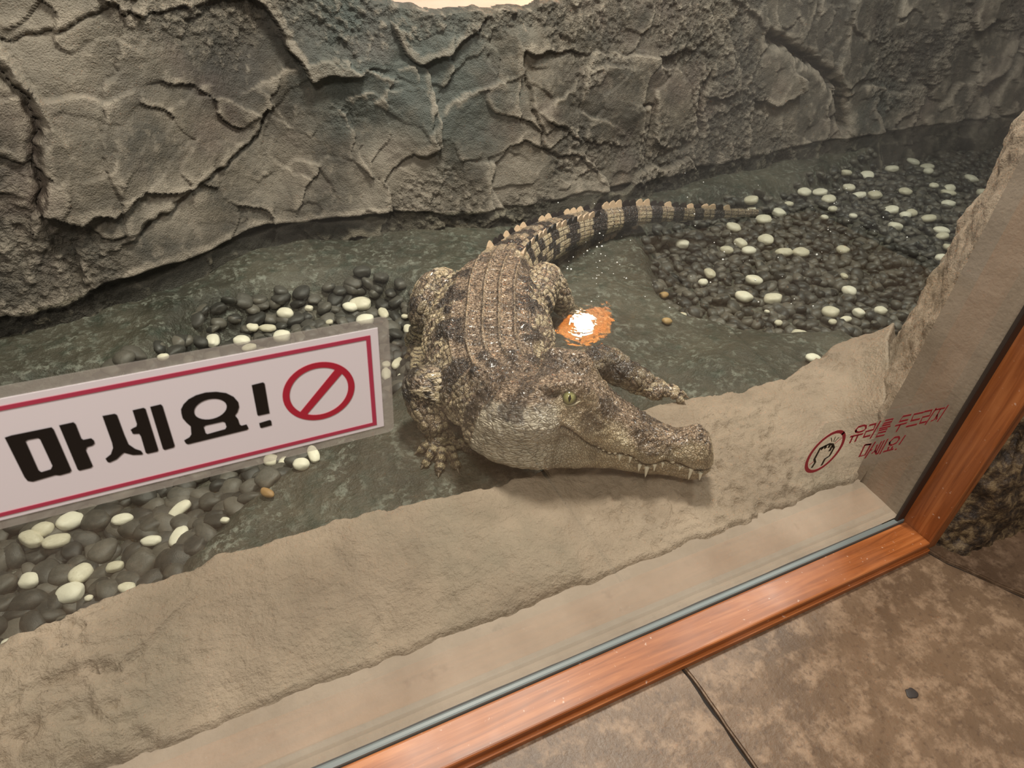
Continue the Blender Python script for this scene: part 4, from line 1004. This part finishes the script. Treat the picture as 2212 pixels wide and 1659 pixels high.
# sheet corners on the glass plane
tr, br = P(815, 707, y=YS), P(829, 919, y=YS); rz0, rz1 = br[2], tr[2]; rx = (tr[0] + br[0]) / 2; lx = -.30
def rrect(x0, z0, x1, z1, r):
    out = []
    for cx, cz, a0 in ((x1 - r, z1 - r, 0), (x0 + r, z1 - r, 90), (x0 + r, z0 + r, 180), (x1 - r, z0 + r, 270)):
        out += [(cx + r * math.cos(math.radians(a0 + t)), cz + r * math.sin(math.radians(a0 + t))) for t in (0, 30, 60, 90)]
    return out
tri_poly('laminate_film', [rrect(lx, rz0 - .009, rx + .0095, rz1 + .009, .006)], YS + .0002, m_film('laminate_film', .30), sgn, .0003, px=False)
paper = tri_poly('paper', [[(lx + .009, rz0), (rx, rz0), (rx, rz1), (lx + .009, rz1)]], YS - .0005, PAPER, sgn, .0004, px=False)
bi = [P(797, 727, y=YS), P(806, 914, y=YS)]; bx = (bi[0][0] + bi[1][0]) / 2; bz1, bz0 = bi[0][2], bi[1][2]; t = .0018
tri_poly('border', [[(lx + .016, bz0 - t), (bx + t, bz0 - t), (bx + t, bz1 + t), (lx + .016, bz1 + t)], [(lx + .016 + 2 * t, bz0 + t), (bx - t, bz0 + t), (bx - t, bz1 - t), (lx + .016 + 2 * t, bz1 - t)]], YS - .0011, PINK, paper, .0003, px=False)
YI = YS - .0011
def ell(cx, cy, ax, ay, rot, n=40):
    r = math.radians(rot); return [(cx + ax * math.cos(a) * math.cos(r) - ay * math.sin(a) * math.sin(r), cy + ax * math.cos(a) * math.sin(r) + ay * math.sin(a) * math.cos(r)) for a in np.linspace(0, 2 * np.pi, n + 1)[:-1]]
def glyph(loops, mat=INK):
    o = tri_poly('letter', loops, YI, mat, paper, .0003); return o
glyph([A([(75, 480), (180, 445), (820, 315), (850, 345), (1135, 1000), (1110, 1035), (950, 1080), (880, 1075), (520, 1180), (440, 1170), (390, 1110)]), A([(405, 540), (440, 515), (600, 485), (640, 510), (835, 930), (810, 985), (660, 1030), (610, 1000)])])
glyph([A([(940, 285), (1170, 235), (1200, 260), (1290, 490), (1330, 515), (1450, 490), (1490, 520), (1505, 570), (1470, 605), (1385, 630), (1365, 680), (1475, 930), (1445, 960), (1260, 1005), (1235, 985)])])
glyph([B([(155, 430), (350, 395), (385, 410), (500, 720), (570, 880), (680, 955), (770, 985), (800, 1025), (780, 1045), (640, 1050), (500, 1015), (470, 1035), (380, 1120), (270, 1170), (235, 1160), (205, 1110), (290, 1040), (325, 940), (310, 860)])])
glyph([B([(635, 340), (810, 300), (840, 315), (1045, 970), (1030, 995), (870, 1030), (845, 1015), (770, 760), (740, 710), (640, 715), (605, 650), (640, 625), (695, 600), (705, 560)])])
glyph([B([(915, 285), (1085, 245), (1110, 265), (1305, 900), (1290, 930), (1145, 970), (1120, 955)])])
glyph([Cc([(85, 680), (80, 620), (120, 540), (200, 460), (320, 395), (470, 352), (640, 340), (800, 360), (920, 420), (990, 500), (1005, 580), (980, 660), (940, 715), (985, 770), (1015, 860), (1045, 880), (1125, 860), (1155, 920), (1130, 945), (190, 1175), (155, 1160), (130, 1115), (215, 1065), (245, 1020), (235, 890), (165, 830), (105, 760)]), Cc(ell(548, 615, 265, 160, -13, 28)), Cc([(440, 900), (470, 875), (740, 815), (780, 825), (805, 900), (785, 935), (500, 1015), (470, 995)])])
glyph([Cc([(1205, 235), (1385, 190), (1410, 205), (1490, 680), (1310, 720), (1295, 705)]), Cc([(1325, 840), (1490, 790), (1515, 800), (1525, 870), (1360, 915), (1340, 905)])])
# prohibition ring: a true circle on the sheet
c0 = P(*D([(607, 918)])[0], y=YI); e_ = [P(*D([p])[0], y=YI) for p in ((180, 985), (1030, 855), (660, 570), (545, 1270))]
ro = float(np.mean([np.linalg.norm(np.array([q[0] - c0[0], q[2] - c0[2]])) for q in e_])); ri = ro * .815
ring = [[(c0[0] + r * math.cos(a), c0[2] + r * math.sin(a)) for a in np.linspace(0, 2 * np.pi, 65)[:-1]] for r in (ro, ri)]
tri_poly('prohibition_ring', ring, YI, RED, paper, .0003, px=False)
tri_poly('prohibition_bar', [D([(375, 1165), (805, 640), (885, 690), (440, 1210)])], YI + .00005, RED, paper, .0003)

# ------------------------------------------------------------------ clear sticker in the corner of the glass
stk = empty('glass_sticker', tuple(P(1880, 960, y=YS))); tag(stk, 'clear sticker with red Korean text and a fist in a ring', 'sticker')
sc_ = [P(*p, y=YS) for p in ((1722, 1030), (1786, 912), (2052, 862))]
sfilm = tri_poly('film', [[tuple(p) for p in ((1716, 1036), (1783, 914), (2062, 858), (2012, 975))]], YS, m_film('sticker_film', .10), stk, .0002)
YK = YS - .0003
def stroke(name, pl, w_, mat, parent, y=YK):
    """polyline of photo pixels as a band of world width w_ on the plane y"""
    q = np.array([[P(a, b, y=y)[0], P(a, b, y=y)[2]] for a, b in pl]); bm = bmesh.new(); n = len(q); L, R_ = [], []
    for i in range(n):
        d = q[min(i + 1, n - 1)] - q[max(i - 1, 0)]; d /= np.linalg.norm(d); nn = np.array([-d[1], d[0]])
        if 0 < i < n - 1:
            d1 = (q[i] - q[i - 1]) / np.linalg.norm(q[i] - q[i - 1]); nn = nn / max(.8, abs(d1 @ d))
        L.append(bm.verts.new((q[i][0] + nn[0] * w_ / 2, y, q[i][1] + nn[1] * w_ / 2))); R_.append(bm.verts.new((q[i][0] - nn[0] * w_ / 2, y, q[i][1] - nn[1] * w_ / 2)))
    for i in range(n - 1): bm.faces.new((L[i], L[i + 1], R_[i + 1], R_[i]))
    r = bmesh.ops.extrude_face_region(bm, geom=bm.faces[:])
    for v in r['geom']:
        if isinstance(v, bmesh.types.BMVert): v.co.y -= .0002
    bmesh.ops.recalc_face_normals(bm, faces=bm.faces); return bm
def strokes(name, pls, w_, mat, parent):
    out = bmesh.new()
    for pl in pls:
        b = stroke(name, pl, w_, mat, parent); m_ = bpy.data.meshes.new('t'); b.to_mesh(m_); b.free(); out.from_mesh(m_); bpy.data.meshes.remove(m_)
    me = bpy.data.meshes.new(name); out.to_mesh(me); out.free(); o = link(name, me, mat, None, smooth=False); return hang(o, parent)
E1 = lambda l: [(1700 + x * .08439, 900 + y * .08439) for x, y in l]
E2 = lambda l: [(1820 + x * .11754, 860 + y * .11754) for x, y in l]
cpt = [P(*E1([p])[0], y=YK) for p in ((480, 1250), (1475, 520), (1330, 405), (600, 1380), (980, 890))]
c0 = cpt[4]; ro = float(np.mean([np.hypot(q[0] - c0[0], q[2] - c0[2]) for q in cpt[:4]]))
pts = [E1([p])[0] for p in ell(977, 892, 655, 255, -47, 48)]
rp = pts + [pts[0], pts[1]]
strokes('ring', [rp], .0062, REDS, sfilm)
strokes('fist', [E1([(630, 1310), (720, 1170), (700, 1090), (850, 810), (1080, 700), (1170, 710), (1200, 800), (1090, 1000), (970, 1080), (880, 1250)])], .0042, INK2, sfilm)
strokes('fist_fingers', [E1([(890, 790), (905, 835)]), E1([(970, 750), (990, 810)]), E1([(1100, 720), (1060, 800)]), E1([(1160, 740), (1085, 885)])], .0050, INK2, sfilm)
strokes('knock_marks', [E1([(1150, 640), (1130, 540)]), E1([(1190, 640), (1240, 510)]), E1([(1215, 650), (1330, 520)])], .0018, plain('grey_print', (.12, .10, .07), .5), sfilm)
strokes('thin_bar', [E1([(1220, 690), (1400, 545)]), E1([(560, 1245), (690, 1140)])], .0014, REDS, sfilm)
SW = .0038
def letter(pls, w_=SW): strokes('letter', [E2(p) for p in pls], w_, REDS, sfilm)
letter([[(250, 620), (240, 590), (290, 530), (390, 500), (430, 510), (425, 560), (370, 605), (290, 628), (250, 620), (240, 590)], [(140, 710), (375, 655)], [(190, 700), (130, 830)], [(280, 685), (225, 805)]])
letter([[(490, 500), (610, 470), (570, 575), (430, 615), (385, 715), (510, 685)], [(700, 415), (505, 745)]])
letter([[(785, 410), (930, 380), (905, 430), (755, 465), (730, 505), (880, 475)], [(675, 560), (880, 515)], [(665, 595), (820, 560), (795, 610), (655, 640), (615, 710), (770, 675)]], .0032)
letter([[(1260, 305), (1110, 335), (1045, 430), (1205, 395)], [(965, 510), (1180, 455)], [(1060, 490), (985, 620)]])
letter([[(1490, 260), (1310, 300), (1260, 415), (1420, 380)], [(1165, 525), (1365, 480)]])
letter([[(1500, 250), (1640, 220), (1600, 320), (1470, 350), (1420, 460), (1540, 430)], [(1725, 180), (1515, 490)]])
letter([[(1700, 215), (1880, 180)], [(1800, 200), (1690, 390), (1620, 425)], [(1740, 300), (1725, 395)], [(1945, 125), (1740, 435)]], .0036)
letter([[(410, 860), (520, 845), (410, 1045), (310, 1070), (410, 860), (520, 845)], [(605, 800), (410, 1105)], [(510, 960), (545, 945)]])
letter([[(640, 850), (600, 960), (530, 1020)], [(590, 960), (625, 1030)], [(720, 790), (610, 1000)], [(770, 770), (640, 1030)], [(835, 745), (680, 1030)]], .0036)
letter([[(860, 850), (870, 800), (950, 725), (1030, 710), (1045, 745), (990, 820), (900, 865), (860, 850), (870, 800)], [(745, 985), (935, 935)], [(850, 890), (830, 950)], [(920, 880), (900, 935)]])
letter([[(1155, 680), (1035, 860)], [(985, 925), (970, 955)]])

# ------------------------------------------------------------------ heat lamp hanging over the wall dip, seen mirrored in the water
wpt = P(1258, 700, z=WZ); dr = wpt - [0, 0, CAMZ]; dr = dr / np.linalg.norm(dr) * [1, 1, -1]; lpos = wpt + dr * 2.0
lamp = empty('heat_lamp', tuple(lpos)); tag(lamp, 'orange domed heat lamp mirrored in the pool water beside the crocodile', 'lamp')
kl = NT('orange_enamel', .35, .5); kl.done((.85, .33, .04)); ORG = kl.m
kb = NT('glowing_bulb'); em_ = kb.new('ShaderNodeEmission'); em_.inputs[0].default_value = (1, .86, .68, 1); em_.inputs[1].default_value = 60; kb.t.links.new(em_.outputs[0], kb.out.inputs[0])
def lathe(name, prof, mat, n=40):
    bm = bmesh.new(); rg = [[bm.verts.new((r * math.cos(a), r * math.sin(a), z)) for a in np.linspace(0, 2 * np.pi, n + 1)[:-1]] for r, z in prof]
    for a, b in zip(rg[:-1], rg[1:]):
        for i in range(n): bm.faces.new((a[i], a[(i + 1) % n], b[(i + 1) % n], b[i]))
    me = bpy.data.meshes.new(name); bm.to_mesh(me); bm.free(); o = link(name, me, mat); o.parent = lamp; return o
sh = lathe('lamp_shade', [(.165, -.05), (.168, -.05), (.16, -.01), (.13, .045), (.08, .085), (.03, .10), (.03, .098), (.078, .082), (.127, .043), (.157, -.01), (.165, -.05)], ORG)
bl = lathe('bulb', [(.001, -.055), (.04, -.05), (.062, -.02), (.058, .02), (.024, .06), (.018, .09), (.001, .09)], kb.m, 24)
lathe('socket', [(.001, .098), (.03, .098), (.028, .16), (.008, .17), (.001, .17)], plain('black_socket', (.02, .02, .02), .4), 20)
lathe('cord', [(.004, .165), (.004, 1.2)], plain('black_cord', (.015, .015, .015), .5), 8)
aim = Vector((wpt[0] - lpos[0], wpt[1] - lpos[1], (wpt[2] - lpos[2]))).normalized()
lamp.rotation_euler = (Vector((aim.x * .55, aim.y * .55, -1)).to_track_quat('-Z', 'Y')).to_euler()
